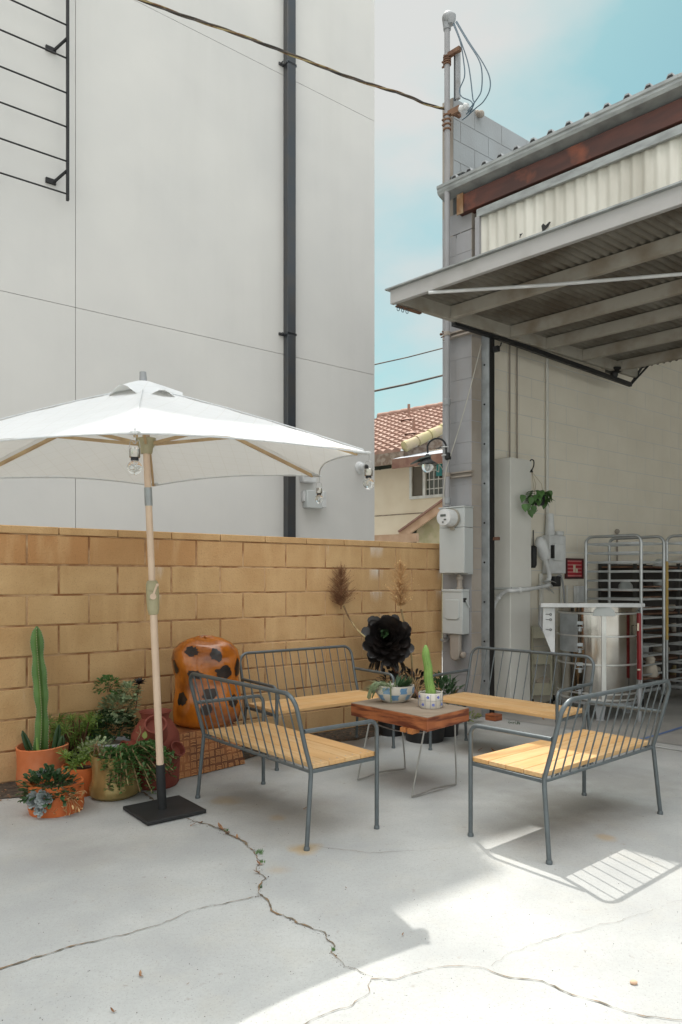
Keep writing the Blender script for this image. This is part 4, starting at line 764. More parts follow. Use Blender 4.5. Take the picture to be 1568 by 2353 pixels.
# framed print
ta=par(1302,IW+F*.02,U); tb=par(1342,IW+F*.02,U); za=iw(1320,1330,.02).z; zb_=iw(1320,1283,.02).z
T=thing('framed_print','small red print in a dark frame on the white inner wall','picture',IW+U*ta+Z*za); m=MB(); wv=.022
ibox(m,.001,.022,ta,tb,zb_-wv,zb_); ibox(m,.001,.022,ta,tb,za,za+wv); ibox(m,.001,.022,ta,ta+wv,za+wv,zb_-wv); ibox(m,.001,.022,tb-wv,tb,za+wv,zb_-wv); link('frame',m,'maroon',T,smooth=False)
m=MB(); ibox(m,.001,.012,ta+wv,tb-wv,za+wv,zb_-wv); link('print',m,'redprint',T,smooth=False)
m=MB(); hh=zb_-za; ww=tb-ta
for k in (.15,.33,.5,.68,.86):
    ibox(m,.0125,.0135,ta+wv+.01,tb-wv-.01,za+hh*k-.008,za+hh*k+.008)
link('stripes',m,'pinkprint',T,smooth=False)
m=MB(); ibox(m,.0137,.0145,ta+ww*.42,ta+ww*.55,za+hh*.32,za+hh*.68); ibox(m,.0137,.0145,ta+ww*.58,ta+ww*.68,za+hh*.3,za+hh*.5); link('motif',m,'creamprint',T,bevel=.0)
# kiln
KC=V((2.42,7.15,0)); 
def kp(x,y): k=(x-CX)/F_; return None
kx0=(1285-CX)/F_; kx1=(1463-CX)/F_
kd=7.05; KR=(kx1-kx0)*kd/2*.985; KC=V(((kx0+kx1)/2*kd,kd,0)); zk=lambda y,d=-.30: CH+(HZ-y)*(kd+d)/F_
T=thing('kiln','large round stainless steel pottery kiln with clasps and a hinged lid','kiln',KC)
zs_=[zk(1608),zk(1512),zk(1465+2),zk(1406)]
lv=[zk(1610),zk(1527),zk(1455),zk(1388+18)]
m=MB(); z0k=zk(1612); z3k=zk(1410)
m.lathe(KC+Z*z0k,[(KR,0),(KR,z3k-z0k)],10*4); link('body',m,'chrome',T,angle=30)
for z in (z0k+.02,z0k+.075,zk(1527),zk(1462),z3k): m=MB(); m.lathe(KC+Z*(z-.009),[(KR+.002,0),(KR+.009,.003),(KR+.009,.015),(KR+.002,.018)],40); link('band',m,'steelband',T)
m=MB(); m.lathe(KC+Z*(z3k+.012),[(KR-.004,0),(KR-.002,.06),(KR-.03,.068),(KR-.03,.06),(0,.06)],40); link('lid',m,'chrome',T)
KN=V((-KC.x,-KC.y,0)).normalized(); KT=V((KN.y*-1,KN.x,0)); KT=V((1,0,0)) if abs(KT.x)<.1 else (KT if KT.x>0 else -KT)
fz=lambda a: (KN*math.cos(a)+KT*math.sin(a))
def kface(ang,z,r=0): return KC+fz(ang)*(KR+r)+Z*z
m=MB(); q=kface(R(-8),0,.012); d=fz(R(-8)); m.box(kface(R(8),(z0k+z3k)/2+.03,.014),KT*.022,fz(R(8))*.008,Z*((z3k-z0k)/2+.02)); link('front_post',m,'steelband',T,bevel=.003)
m=MB(); q=kface(R(8),z3k+.03,.028); m.prism([q+KT*a+Z*b for a,b in ((-.10,-.05),(-.09,.0),(-.03,.07),(.03,.07),(.09,.0),(.10,-.05))],-fz(R(8))*.012); link('hinge_bracket',m,'boxpaint',T,bevel=.004)
m=MB(); zt_=zk(1391,-.45); lft=P(1243,1391,kd-.40); rgt=P(1474,1391,kd-.40); m.bar(lft,rgt,.03,.038); m.lathe(rgt,[(.02,0),(.02,.03)],12,ax=(rgt-lft)); link('lift_bar',m,'plastic',T,bevel=.004)
m=MB(); m.prism([P(x,y,kd-.36) for x,y in ((1249,1397),(1276,1397),(1276,1503),(1268,1500),(1248,1450))],V((0,.015,0))); link('counter_plate',m,'plastic',T,bevel=.003)
m=MB(); m.prism([P(x,y,kd-.33) for x,y in ((1243,1390),(1249,1390),(1249,1452),(1240,1435))],V((0,.05,0))); link('spring_box',m,'greypaint',T,smooth=False)
m=MB()
for (x,y) in ((1262,1412),(1262,1424),(1262,1447)): 
    q=P(x,y,kd-.365); m.tube(arc(q+V((.016,0,0)),V((1,0,0)),Z,.010,0,2*math.pi,8),.0025,5); m.tube([q,q-V((.03,0,-.003))],.0025,5)
link('clip_pins',m,'blackmetal',T)
m=MB(); 
for k in range(12):
    a0=R(-62+k*2.9); 
za_,zb2=zk(1500),zk(1412)
vs=[]
for k in range(13):
    a0=R(-66+k*3.2); vs+=[kface(a0,za_,.006),kface(a0,zb2,.006)]
m.add(vs,[(2*k,2*k+2,2*k+3,2*k+1) for k in range(12)]); link('heat_shield',m,'galv',T)
for k,y in enumerate((1435,1485,1530,1580)):
    q=kface(R(-24),zk(y),.012); m=MB(); m.box(q+Z*.012,KT*.026,fz(R(-24))*.006,Z*.016); m.box(q-Z*.045,KT*.010,fz(R(-24))*.010,Z*.022); m.tube([q+KT*a+Z*b+fz(R(-24))*.012 for a,b in ((-.030,.0),(-.034,-.03),(.034,-.03),(.030,.0))],.004,6); link('clasp',m,'galv',T,bevel=.002)
m=MB(); q=kface(R(62),zk(1450),.01); m.tube([q+Z*.05,q+Z*.05+fz(R(62))*.03,q-Z*.05+fz(R(62))*.03,q-Z*.05],.006,6); link('side_handle',m,'blackmetal',T)
for a0 in (R(4),R(125),R(-118)):
    q=KC+fz(a0)*(KR*.92); m=MB(); m.prism([q+KT*s+Z*z for s,z in ((-.055,z0k),(.055,z0k),(.032,0.02),(-.032,.02))],-fz(a0)*.03); m.box(q-fz(a0)*.015+Z*.010,KT*.035,KN*.02,Z*.010); link('leg',m,'greypaint',T,bevel=.003)
m=MB(); m.lathe(KC+Z*(z0k-.03),[(KR*.97,0),(KR*.97,.028)],40); link('base_ring',m,'greypaint',T)
q=P(1467,1500,kd-.12); m=MB(); m.bar(P(1470,1562,kd-.36),P(1469,1409,kd-.36),.028,.045,V((0,1,0))); T2=thing('red_prop_bar','upright red metal bar standing against the right side of the kiln','bar',P(1470,1562,kd-.36)); link('bar',m,'red',T2,bevel=.003)
m=MB(); m.box(P(1467,1441,kd-.39),V((.008,0,0)),V((0,.003,0)),Z*.035); m.box(P(1469,1539,kd-.39),V((.013,0,0)),V((0,.003,0)),Z*.006); link('warning_label',m,'creamprint',T2,smooth=False)
m=MB(); m.lathe(V((P(1470,1562,kd-.36).x,kd-.36,0)),[(.02,0),(.02,.28),(.012,.30),(.012,CH+(HZ-1562)*(kd-.36)/F_)],10); link('foot',m,'greypaint',T2)
# sheet pan racks
def rack(name,label,O,du,dv,lu,lvv,H,nr,tape=False,z0=.14):
    T=thing(name,label,'rack',O+du*lu/2+dv*lvv/2,'sheet pan racks'); r=.016
    for k,v in enumerate((0,lvv)):
        m=MB(); b=O+dv*v; rr=.07; m.tube([b+Z*z0,b+Z*(H-rr)]+arc(b+du*rr+Z*(H-rr),-du,Z,rr,R(8),R(90),5)+arc(b+du*(lu-rr)+Z*(H-rr),du,Z,rr,R(90),0,5)[0:]+[b+du*lu+Z*z0],r,10); link('end_frame',m,'alu',T)
    m=MB()
    for i in range(nr):
        z=z0+.09+(H-z0-.17)*i/(nr-1)
        for v in (0.02,lvv-.02): pass
        m.box(O+du*lu/2+Z*z-dv*.001,du*(lu/2-.016),dv*.004,Z*.011); m.box(O+du*lu/2+dv*lvv+Z*z,du*(lu/2-.016),dv*.004,Z*.011)
        m.box(O+du*.012+dv*lvv/2+Z*z,du*.004,dv*(lvv/2-.017),Z*.009); m.box(O+du*(lu-.012)+dv*lvv/2+Z*z,du*.004,dv*(lvv/2-.017),Z*.009)
    link('runners',m,'alu',T,smooth=False)
    m=MB(); m.box(O+du*lu/2+dv*lvv/2+Z*(z0+.02),du*(lu/2-.018),dv*(lvv/2-.018),Z*.015); link('base_frame',m,'alu',T,smooth=False)
    for a in (0,lu):
        for v in (0,lvv):
            q=O+du*a+dv*v; m=MB(); m.lathe(q+Z*.052-du*.013,[(.050,0),(.052,.006),(.052,.020),(.050,.026)],16,ax=du); w_=link('caster',m,'black',T); m=MB(); m.box(q+Z*.115,du*.02,dv*.02,Z*.022); link('caster_fork',m,'galv',w_)
    return T
ra=P(1347,1333,7.85); rb=P(1474,1333,7.43); ra.z=rb.z=0; DU=(rb-ra); lu=DU.length; DU.normalize(); DV=U
RH=1.32+(1333-1229)*7.43/F_
T1=rack('pan_rack','empty aluminium sheet pan rack behind the kiln, the nearest one',ra,DU,DV,lu,.45,RH,16)
rb2=P(1533,1333,7.84); rb2.z=0
T2=rack('pan_rack','aluminium sheet pan rack with yellow tape on its post, right of the nearest rack',rb2,DU,DV,.62,.45,RH+.01,16)
b=rb2; m=MB(); m.tube([V((b.x,b.y,CH+(HZ-1470)*7.84/F_)),V((b.x,b.y,CH+(HZ-1290)*7.84/F_))],.0175,10); link('tape_wrap',m,'tape',T2)
for k in range(5):
    z=CH+(HZ-(1348+k*24))*7.6/F_; m=MB(); m.box(rb-DU*.02+DV*.225+Z*z,DU*.010,DV*.20,Z*.006); link('rusty_runner',m,'rustwood',T1,smooth=False)
# dark storage shelves with pottery further in
SO=IW+U*2.32+F*.02; T=thing('pottery_shelf','dark storage shelving full of unfired pottery along the inner wall, behind the racks','shelf',SO)
m=MB()
for k in range(6): m.box(SO+U*1.9+F*.2+Z*(.12+k*.27),U*1.9,F*.2,Z*.010)
link('shelf_board',m,'rustwood',T,smooth=False)
for a in (0,.95,1.9,2.85,3.8):
    for f_q in (.0,.40):
        m=MB(); m.box(SO+U*a+F*f_q+Z*.76,F*.015,U*.015,Z*.76); link('upright',m,'darkshelf',T,smooth=False)
m=MB(); m.box(SO+U*1.9+F*-.006+Z*.76,U*1.9,F*.006,Z*.75); link('back_panel',m,'darkshelf',T,smooth=False)
random.seed(21)
for k in range(6):
    for j in range(9):
        if random.random()<.30: continue
        q=SO+U*(.15+j*.40+rnd(-.06,.06))+F*rnd(.14,.30)+Z*(.132+k*.27); r=rnd(.05,.10); hgt=rnd(.07,.17); m=MB()
        m.lathe(q,random.choice([[(r*.5,0),(r,hgt*.5),(r*.95,hgt*.9),(r*.8,hgt),(0,hgt*.9)],[(r*.6,0),(r*.75,hgt),(r*.68,hgt),(0,hgt*.8)],[(r*1.1,0),(r*1.0,hgt*.35),(r*.5,hgt*.7),(0,hgt*.75)]]),16)
        solo('pottery_piece',m,random.choice(['clay','clay','boxpaint','stem']),'unglazed pottery piece standing on the dark shelving behind the racks','pottery',q,'pottery on the dark shelving')
q=ra+DU*lu*.9+DV*.3; q.z=CH+(HZ-1556)*7.6/F_; m=MB(); m.lathe(q,[(.07,0),(.08,.03),(.07,.10),(.04,.15),(.05,.19),(.025,.22),(0,.23)],16,wob=.05); solo('clay_bust',m,'clay','pale clay figure sitting low on a board inside the nearest rack','pottery',q)
m=MB(); m.box(ra+DU*lu*.5+DV*.225+Z*(q.z-.012),DU*(lu/2-.03),DV*.19,Z*.010); solo('ware_board',m,'rustwood','reddish board across the lower part of the nearest rack','board',q-Z*.012)
# utility cart
T=thing('utility_cart','cream three-tier metal trolley between the white duct and the kiln','trolley',P(1247,1333,7.6)-Z*CH)
cx0,cx1=1224,1268; cd_=7.55
ca=P(cx0,1333,cd_); cb_=P(cx1,1333,cd_); ca.z=cb_.z=0; cu=(cb_-ca); cl_=cu.length; cu.normalize()
cv=V((.35,.94,0)).normalized()
for s in (0,cl_): 
    for v in (0,.30): m=MB(); m.tube([ca+cu*s+cv*v+Z*.08,ca+cu*s+cv*v+Z*(CH+(HZ-1438)*cd_/F_)],.012,8); link('post',m,'cream',T); m=MB(); m.lathe(ca+cu*s+cv*v+Z*.035-cu*.01,[(.033,0),(.033,.02)],12,ax=cu); link('caster',m,'blackmetal',T)
for y0_,y1_ in ((1440,1467),(1498,1527),(1570,1598)):
    z1_=CH+(HZ-y0_)*cd_/F_; z0_=CH+(HZ-y1_)*cd_/F_; m=MB(); c=ca+cu*cl_/2+cv*.15
    m.box(c+Z*(z0_+.005),cu*cl_*.46,cv*.14,Z*.005)
    for s in (-1,1): m.box(c+cu*s*cl_*.46+Z*(z0_+z1_)/2,cu*.004,cv*.14,Z*(z1_-z0_)/2); m.box(c+cv*s*.14+Z*(z0_+z1_)/2,cu*(cl_*.46-.004),cv*.004,Z*(z1_-z0_)/2)
    link('tray',m,'cream',T,smooth=False)
for k,(y,r,hh_) in enumerate(((1452,.055,.05),(1512,.06,.05),(1585,.075,.05),(1572,.07,.04))):
    q=ca+cu*(cl_*.55)+cv*.10+Z*(CH+(HZ-y)*cd_/F_); m=MB(); m.lathe(q,[(r*.6,0),(r,hh_*.6),(r,hh_),(r*.9,hh_),(r*.8,hh_*.5),(0,hh_*.4)] if k<3 else [(r*.4,0),(r,.02),(r,.03),(0,.05)],20,ax=Z if k<3 else V((-.35,-.5,.9)))
    solo('ceramic_bowl',m,'cream' if k<3 else 'clay',['small cream bowl on the top tray of the trolley','cream bowl on the middle tray of the trolley','cream bowl on the bottom tray of the trolley','tilted pale dish leaning on the bottom tray of the trolley'][k],'bowl',q)
# loose things on the floor behind the benches
m=MB(); q=G(1150,1606); m.tube(smooth([q+V((a,b,c)) for a,b,c in ((-.08,0,.015),(-.06,.02,.05),(-.01,.03,.06),(.04,0,.03),(.09,.03,.05),(.16,.05,.02),(.22,.02,.015))],6),.010,8); solo('orange_cord',m,'orangecord','orange cord lying at the foot of the white duct','cord',q)
q=G(1103,1585+6); m=MB(); m.tube([q+Z*.03,q+Z*.035+V((.10,.02,0))],[.035,.03],10); solo('rag',m,'cream','cream rag lying at the foot of the pier behind the bench','rag',q)
q=G(1135,1655); m=MB(); m.box(q+Z*.03,F*.055,U*.05,Z*.03); solo('brick',m,'tableside','reddish brick on the ground under the right back bench','brick',q,bevel=.004)
# ================================================================== BENCHES
def make_bench(label):
    T=thing('garden_bench',label,'bench',(0,0,0),'four matching steel and wood benches round the low table',local=True)
    L2=.535; r=.0115; yb=-.20; top=.765
    def bk(z): return (-.235+.035*z/.375) if z<.375 else yb-.105*(z-.375)/(top-.375)
    # back frame: bent tube, foot to foot
    m=MB(); rr=.075
    def side(s): return [V((s*(L2+.012),bk(0),.012)),V((s*(L2+.002),bk(.34)-.0,.34)),V((s*L2,yb,.385)),V((s*(L2-.002),bk(.5),.5)),V((s*L2,bk(top-rr-.02),top-rr-.02))]
    cs=[V((s*(L2-rr+rr*math.sin(t)),bk(top-rr+rr*math.cos(t)),top-rr+rr*math.cos(t))) for s in (1,) for t in [math.pi/2*(1-k/7) for k in range(8)]]
    ce=[V((-p.x,p.y,p.z)) for p in cs[::-1]]
    m.tube([V(p) for p in side(1)[1:]]+cs+ce+side(-1)[1:][::-1],r,10); bf=link('back_frame',m,'bench',T)
    for s in (1,-1):
        m=MB(); m.tube(side(s)[:2]+[V((s*(L2+.001),bk(.36),.36))],r,10); m.lathe((s*(L2+.012),bk(0),0),[(.0155,0),(.0155,.012),(.0125,.018)],12); link('leg',m,'bench',T)
    for s in (1,-1):
        m=MB(); x=s*(L2+.006); m.tube([V((x,.235,.012)),V((x,.235,.50))]+arc((x,.185,.525),V((0,1,0)),Z,.05,0,R(90),6)+[V((x,bk(.58)+.01,.580))],r,10); m.lathe((x,.235,0),[(.0155,0),(.0155,.012),(.0125,.018)],12); link('arm_leg',m,'bench',T)
    m=MB(); m.tube([V((-L2,yb+.004,.372)),V((L2,yb+.004,.372))],.009,8); link('back_rail',m,'bench',T)
    m=MB()
    for s in (1,-1): m=MB(); m.box((s*(L2-.004),.017,.374),V((.010,0,0)),V((0,.212,0)),V((0,0,.009))); link('side_rail',m,'bench',T,bevel=.002)
    n=13
    for k in range(n):
        x=-L2+.065+(2*L2-.13)*k/(n-1); m=MB(); m.tube([V((x,yb+.004,.372)),V((x,bk(.56),.56)),V((x,bk(top)-.0,top-.004))],.0042,6); link('spindle',m,'bench',T)
    for k in range(4):
        m=MB(); y0=-.186+k*.105; m.abox(-L2+.004,L2-.004,y0+.0015,y0+.1030,.385,.408,[.0,.35,.12,.5][k]); link('seat_plank',m,'plank',T,smooth=False,bevel=.0025)
    for k in range(4):
        y0=-.186+k*.105
        for sx_s in (-1,1):
            for dy in (.028,.076): m=MB(); m.lathe((sx_s*(L2-.035),y0+dy,.4079),[(.0042,0),(.0036,.0007),(0,.0004)],8); link('screw',m,'galv',T)
    return T
def copy_thing(T,label):
    c=T.copy(); COL.objects.link(c)
    for ch in T.children:
        d=ch.copy(); COL.objects.link(d); d.parent=c
        for g2 in ch.children: e=g2.copy(); COL.objects.link(e); e.parent=d
    c['label']=label; return c
fr_=[((1.232,3.872),(-.29,.34),'bench at the front right, its near end of the seat in full sun'),((-.337,4.077),(.36,.30),'bench at the front left, standing beside the umbrella base'),((-.160,5.495),(.60,-.78),'bench at the back, standing along the tan block wall'),((1.238,5.345),(-.72,-.69),'bench at the back right, in front of the white duct and the kiln')]
b0=None
for (c,f,lb_) in fr_:
    if b0 is None: b0=make_bench(lb_); b=b0
    else: b=copy_thing(b0,lb_)
    b.location=(c[0],c[1],0); b.rotation_euler=(0,0,math.atan2(f[1],f[0])-math.pi/2)
# ================================================================== LOW TABLE
tz=.50; K=[V(((x-CX)*((CH-tz)*F_/(y-HZ))/F_,(CH-tz)*F_/(y-HZ),tz)) for x,y in ((983,1649.6),(1078.7,1626.8),(806.6,1615.3))]
K.append(K[1]+K[2]-K[0]); tc_=(K[1]+K[2])/2; T=thing('low_table','thick red-edged wooden slab table on bent wire legs, between the four benches','table',V((tc_.x,tc_.y,0)))
e1_=(K[1]-K[0]); e2_=(K[2]-K[0])
random.seed(4); ring=[]; 
for a,b,n in ((0,1,6),(1,3,9),(3,2,6),(2,0,9)):
    for i in range(n): p=K[a].lerp(K[b],i/n); ring.append(p+(tc_-p).normalized()*rnd(-.003,.004)*(1 if i else 0))
m=MB(); m.prism([p-Z*.085 for p in ring],Z*.083); link('slab',m,'tableside',T,smooth=False,bevel=.004)
m=MB(); m.prism([p+(tc_-p).normalized()*.003-Z*.003 for p in ring],Z*.004); link('top_face',m,'tabletop',T,smooth=False)
m=MB(); q=K[0]+e2_*.19+e1_*.04-Z*.10; m.box(q,e2_*.03,e1_*.08,Z*.015); m.box(q+e2_*.09,e2_*.03,e1_*.08,Z*.013); link('underside_block',m,'tableblock',T,smooth=False)
for (f1,f2,k) in (((947,1835),(1048.6,1806),.10),((822.5,1795.6),(931.4,1770),.80)):
    a=G(*f1);b=G(*f2); ta=K[0]+e2_*k+e1_*.12-Z*.09; tb=K[0]+e2_*k+e1_*.85-Z*.09; mid=(a+b)/2; sg=(K[0]-K[2]).normalized()*(.03 if k<.5 else -.03)
    m=MB(); a2=a+Z*.012; b2=b+Z*.012; m.tube(smooth([ta,ta.lerp(a2,.5),a2+(ta-a2)*.06,a2+(b2-a2)*.05,(a2+b2)/2+Z*.012+sg*.3,b2+(a2-b2)*.05,b2+(tb-b2)*.06,tb.lerp(b2,.5),tb],5),.0055,8); lg=link('wire_leg',m,'wire',T)
m=MB(); ta=K[0]+e2_*.12+e1_*.15-Z*.092; tb=K[0]+e2_*.86+e1_*.15-Z*.092; m.tube(smooth([ta+e1_*.0,ta-Z*.02,ta.lerp(tb,.5)-Z*.045,tb-Z*.02,tb],6),.0045,6); m.tube([ta,ta+e1_*.7],.0045,6); link('wire_frame',m,'wire',T)
for q in (K[0]+e2_*.22+e1_*.1-Z*.112,K[0]+e2_*.8+e1_*.1-Z*.115): m=MB(); m.lathe(q,[(.012,0),(.012,.012),(0,.014)],10,ax=-Z); link('bumper',m,'plastic',T)
# ---- plants helper
def blob(n,base,rad,leafs,mname,T,seed,name='leaves',l=(.02,.03),w=(.015,.02),shape=1,curl=.3,zmin=-.2,zmax=1,stems=0):
    random.seed(seed); m=MB()
    for i in range(n):
        d=rdir(zmin,zmax); p=base+V((d.x*rad[0],d.y*rad[1],d.z*rad[2]))*rnd(.55,1.05); dd=(d+V((rnd(-.5,.5),rnd(-.5,.5),rnd(-.2,.7)))); m.leaf(p,dd,Z,rnd(*l),rnd(*w),curl,shape)
    o=link(name,m,mname,T)
    if stems:
        m=MB()
        for i in range(stems): d=rdir(max(zmin,0),zmax); e=base+V((d.x*rad[0],d.y*rad[1],d.z*rad[2]))*.9; s=V((base.x,base.y,base.z-rad[2]*.6))+V((rnd(-.03,.03),rnd(-.03,.03),0)); m.tube([s,s.lerp(e,.5)+V((0,0,.02)),e],.003,5)
        link('stems',m,'stem',T)
    return o
def rosette(m,c,n,l,w,up=Z,shape=1,open_=1.0,curl=-.2):
    up=V(up).normalized(); a=up.orthogonal().normalized(); b=up.cross(a)
    for i in range(n):
        t=i*2.39996; e=(i/n)**.7; tilt=R(10+75*e*open_); d=(a*math.cos(t)+b*math.sin(t))*math.sin(tilt)+up*math.cos(tilt); m.leaf(c+(a*math.cos(t)+b*math.sin(t))*l*.08,d,up,l*(.45+.55*e),w*(.6+.4*e),curl,shape,rnd(0,.4))
def soil_disc(c,r,T,mm='soil'): m=MB(); m.lathe(c,[(r,0),(r*.6,.006),(0,.008)],20); link('potting_soil',m,mm,T)
def pot(c,prof,mname,T,wob=0,sx=1,sy=1,ph=0,name='pot'): m=MB(); m.lathe(c,prof,40,wob=wob,sx=sx,sy=sy,ph=ph); return link(name,m,mname,T)
# checkered bowl on the table
q=P(907,1600,(CH-tz)*F_/(1613-HZ)); q.z=tz+.002; T=thing('succulent_bowl','pinched off-white bowl with blue checks, full of succulents, on the low table','planter',q)
br=.132; prof=[(br*.55,0),(br*.78,.02),(br*.97,.06),(br*.99,.085),(br*1.0,.112),(br*.96,.112),(br*.93,.09),(br*.5,.08),(0,.08)]
pot(q,prof,'bowl',T,.02,1,.72,.5,'bowl')
def bowlpt(t,h): 
    import bisect
    hs=[0,.02,.06,.085,.112]; rs_=[.55,.78,.97,.99,1.0]; k=min(3,max(0,bisect.bisect(hs,h)-1)); f=(h-hs[k])/(hs[k+1]-hs[k]); r=br*(rs_[k]+(rs_[k+1]-rs_[k])*f)+.0015
    rr=r*(1+.02*(math.sin(3*t+.5)+.6*math.sin(5*t+1.0+h*9))); return q+V((math.cos(t)*rr,math.sin(t)*rr*.72,h*(1+.02*.8*math.sin(2*t+.5))))
random.seed(2)
for row,(h0,h1) in enumerate(((.018,.055),(.062,.102))):
    for k in range(14):
        t0=k*2*math.pi/14; t0+=rnd(-.02,.02)
        if t0<math.pi*.9: continue
        if (k+row)%2: continue
        m=MB(); vs=[]
        for i in range(5):
            for j in range(5): vs.append(bowlpt(t0+.40*i/4+.03*math.sin(j*2),h0+(h1-h0)*j/4+.002*math.sin(i*3)))
        m.add(vs,[(i*5+j,(i+1)*5+j,(i+1)*5+j+1,i*5+j+1) for i in range(4) for j in range(4)]); link('glaze_patch',m,'bluepatch' if (k*7+row*3)%3 else 'bluepatch',T)
soil_disc(q+Z*.088,br*.66,T)
random.seed(31); m=MB()
for i in range(70): 
    a=rnd(2.2,4.9); p=q+V((math.cos(a)*br*rnd(.2,.95)*.95-.01,math.sin(a)*br*.6*rnd(.2,1),.10)); d=V((math.cos(a)*.8-.25,math.sin(a)*.5,rnd(.2,1.3))); m.leaf(p,d,Z,rnd(.05,.10),.012,rnd(.2,.9),2)
link('pale_needles',m,'leafpale',T)
m=MB()
for i in range(130): 
    a=rnd(-1.4,1.4); p=q+V((math.cos(a)*br*rnd(.1,.7)+.01,math.sin(a)*br*.5,.10)); d=V((math.cos(a)*.6,math.sin(a)*.6,rnd(.5,1.6))); m.leaf(p,d,Z,rnd(.05,.09),.009,rnd(0,.4),2)
link('dark_needles',m,'leafdark',T)
m=MB(); p=bowlpt(R(-104),.112); m.tube(smooth([p+V((0,.03,.03)),p+V((0,-.008,.01)),p+V((0,-.012,-.04)),p+V((.004,-.008,-.10))],5),.0045,6)
p=bowlpt(R(215),.112)
for k in range(9): a=rnd(-.03,.03); m.tube(smooth([p+V((.04,.01,.02)),p+V((-.02+a,-.01,.02)),p+V((-.05+a,-.02,-.02)),p+V((-.065+a,-.02+a,-rnd(.04,.09)))],4),.0045,6)
link('trailing_stems',m,'leafpale',T)
# small pot with cactus
q=P(990,1600,(CH-tz)*F_/(1626-HZ)); q.z=tz+.002; T=thing('cactus_pot','small white tile-pattern pot with blue dots holding a furry finger cactus, on the low table','planter',q); pr=.077; ph_=.098
pot(q,[(pr*.9,0),(pr*.98,.01),(pr,.05),(pr,ph_-.004),(pr*.97,ph_),(pr*.92,ph_-.004),(pr*.92,.08),(0,.08)],'bowl',T,.006,1,1,1,'pot')
def pp_(t,h): return q+V((math.cos(t)*(pr+.0025),math.sin(t)*(pr+.0025),h))
m=MB()
for h in (.052,): m.tube([pp_(i*math.pi/16,h) for i in range(33)],.0009,5)
for k in range(14): t=k*2*math.pi/14+.1; m.tube([pp_(t,.005),pp_(t,.05),pp_(t,ph_-.006)],.0009,5)
link('grid_lines',m,'inkline',T)
for k in range(14):
    t=(k+.5)*2*math.pi/14+.1
    for r_,h in enumerate((.027,.074)):
        if (k+r_)%2 or t<3.0 : continue
        m=MB(); d=V((math.cos(t),math.sin(t),0)); m.lathe(pp_(t,h)-d*.0015,[(.0095,0),(.0095,.001),(0,.0012)],9,ax=d,wob=.1,ph=k); link('blue_dot',m,'cobalt',T)
soil_disc(q+Z*.08,pr*.9,T)
def ribbed(m,pts,rs,ribs,depth,seg=4):
    n=ribs*seg; vs=[]
    for i,p in enumerate(pts):
        for k in range(n): t=2*math.pi*k/n; f=abs(math.sin(ribs*t/2)); r=rs[i]*(1-depth+depth*(1-f)**.8); vs.append(p+V((math.cos(t)*r,math.sin(t)*r,0)))
    m.add(vs,[(i*n+k,i*n+(k+1)%n,(i+1)*n+(k+1)%n,(i+1)*n+k) for i in range(len(pts)-1) for k in range(n)]+[tuple(range((len(pts)-1)*n,len(pts)*n))])
m=MB(); lean=-.035; hc=.33; pts=[q+V((lean*(i/14)**1.1+.003*math.sin(i),0,.07+hc*i/14)) for i in range(15)]; rs=[.036,.034,.032,.031,.030,.030,.029,.028,.028,.027,.026,.026,.024,.018,.006]; ribbed(m,pts,rs,12,.14); link('cactus',m,'cactus2',T,angle=80)
m=MB(); random.seed(5)
for i in range(900):
    k=rnd(0,13.5); j=int(k); p=pts[j].lerp(pts[min(14,j+1)],k-j); t=rnd(0,6.28); r_=rs[j]; d=V((math.cos(t),math.sin(t),rnd(-.1,.9))); b=p+V((math.cos(t)*r_,math.sin(t)*r_,0)); s=V((-math.sin(t),math.cos(t),0))*.0006; l_=.010 if k>2.5 else .02; m.add([b-s,b+s,b+d*l_],[(0,1,2)])
link('bristles',m,'leafpale',T,smooth=False)
# ================================================================== PLANTS IN THE FAR CORNER
q=G(976,1700); T=thing('dark_aeonium','tall aeonium with a large black-purple rosette, in a black pot behind the table','plant',q)
pot(q,[(.155,0),(.175,.18),(.185,.19),(.185,.21),(.17,.21),(.165,.17),(0,.165)],'potblack',T)
hc=P(890,1474,6.15); m=MB(); sb=q+Z*.17+V((-.02,.03,0)); m.tube(smooth([sb,sb+V((-.02,0,.18)),hc-Z*.20+V((.03,0,0)),hc],6),[.018]*19 if False else .014,8); link('stem',m,'stembrown',T)
random.seed(8); m=MB(); ax_=V((-.12,-.9,.35)).normalized(); aa=ax_.cross(Z).normalized(); bb=aa.cross(ax_)
for i in range(240):
    t=i*2.39996+rnd(-.25,.25); e=(i/240)**.6; tilt=R(8+100*e+rnd(-10,10)); d=(aa*math.cos(t)*.92+bb*math.sin(t)*1.22)*math.sin(tilt)+ax_*math.cos(tilt); m.leaf(hc+V((0,-.02,.02)),d+V((rnd(-.08,.08),0,rnd(-.08,.08))),ax_,.09+.125*e+rnd(-.04,.035),.05+.04*e,-.18,1,rnd(0,.5)**1.5)
link('rosette',m,'aeon',T)
m=MB(); rosette(m,hc+V((-.03,-.10,.07)),18,.042,.026,ax_); link('green_heart',m,'leafdark',T)
m=MB()
for i in range(26): t=rnd(0,6.28); m.leaf(hc+V((math.cos(t)*.11,math.sin(t)*.08,-.14)),V((math.cos(t)*.7,math.sin(t)*.5,-.9)),Z,.12,.035,.2,0,0)
link('lower_leaves',m,'aeon',T)
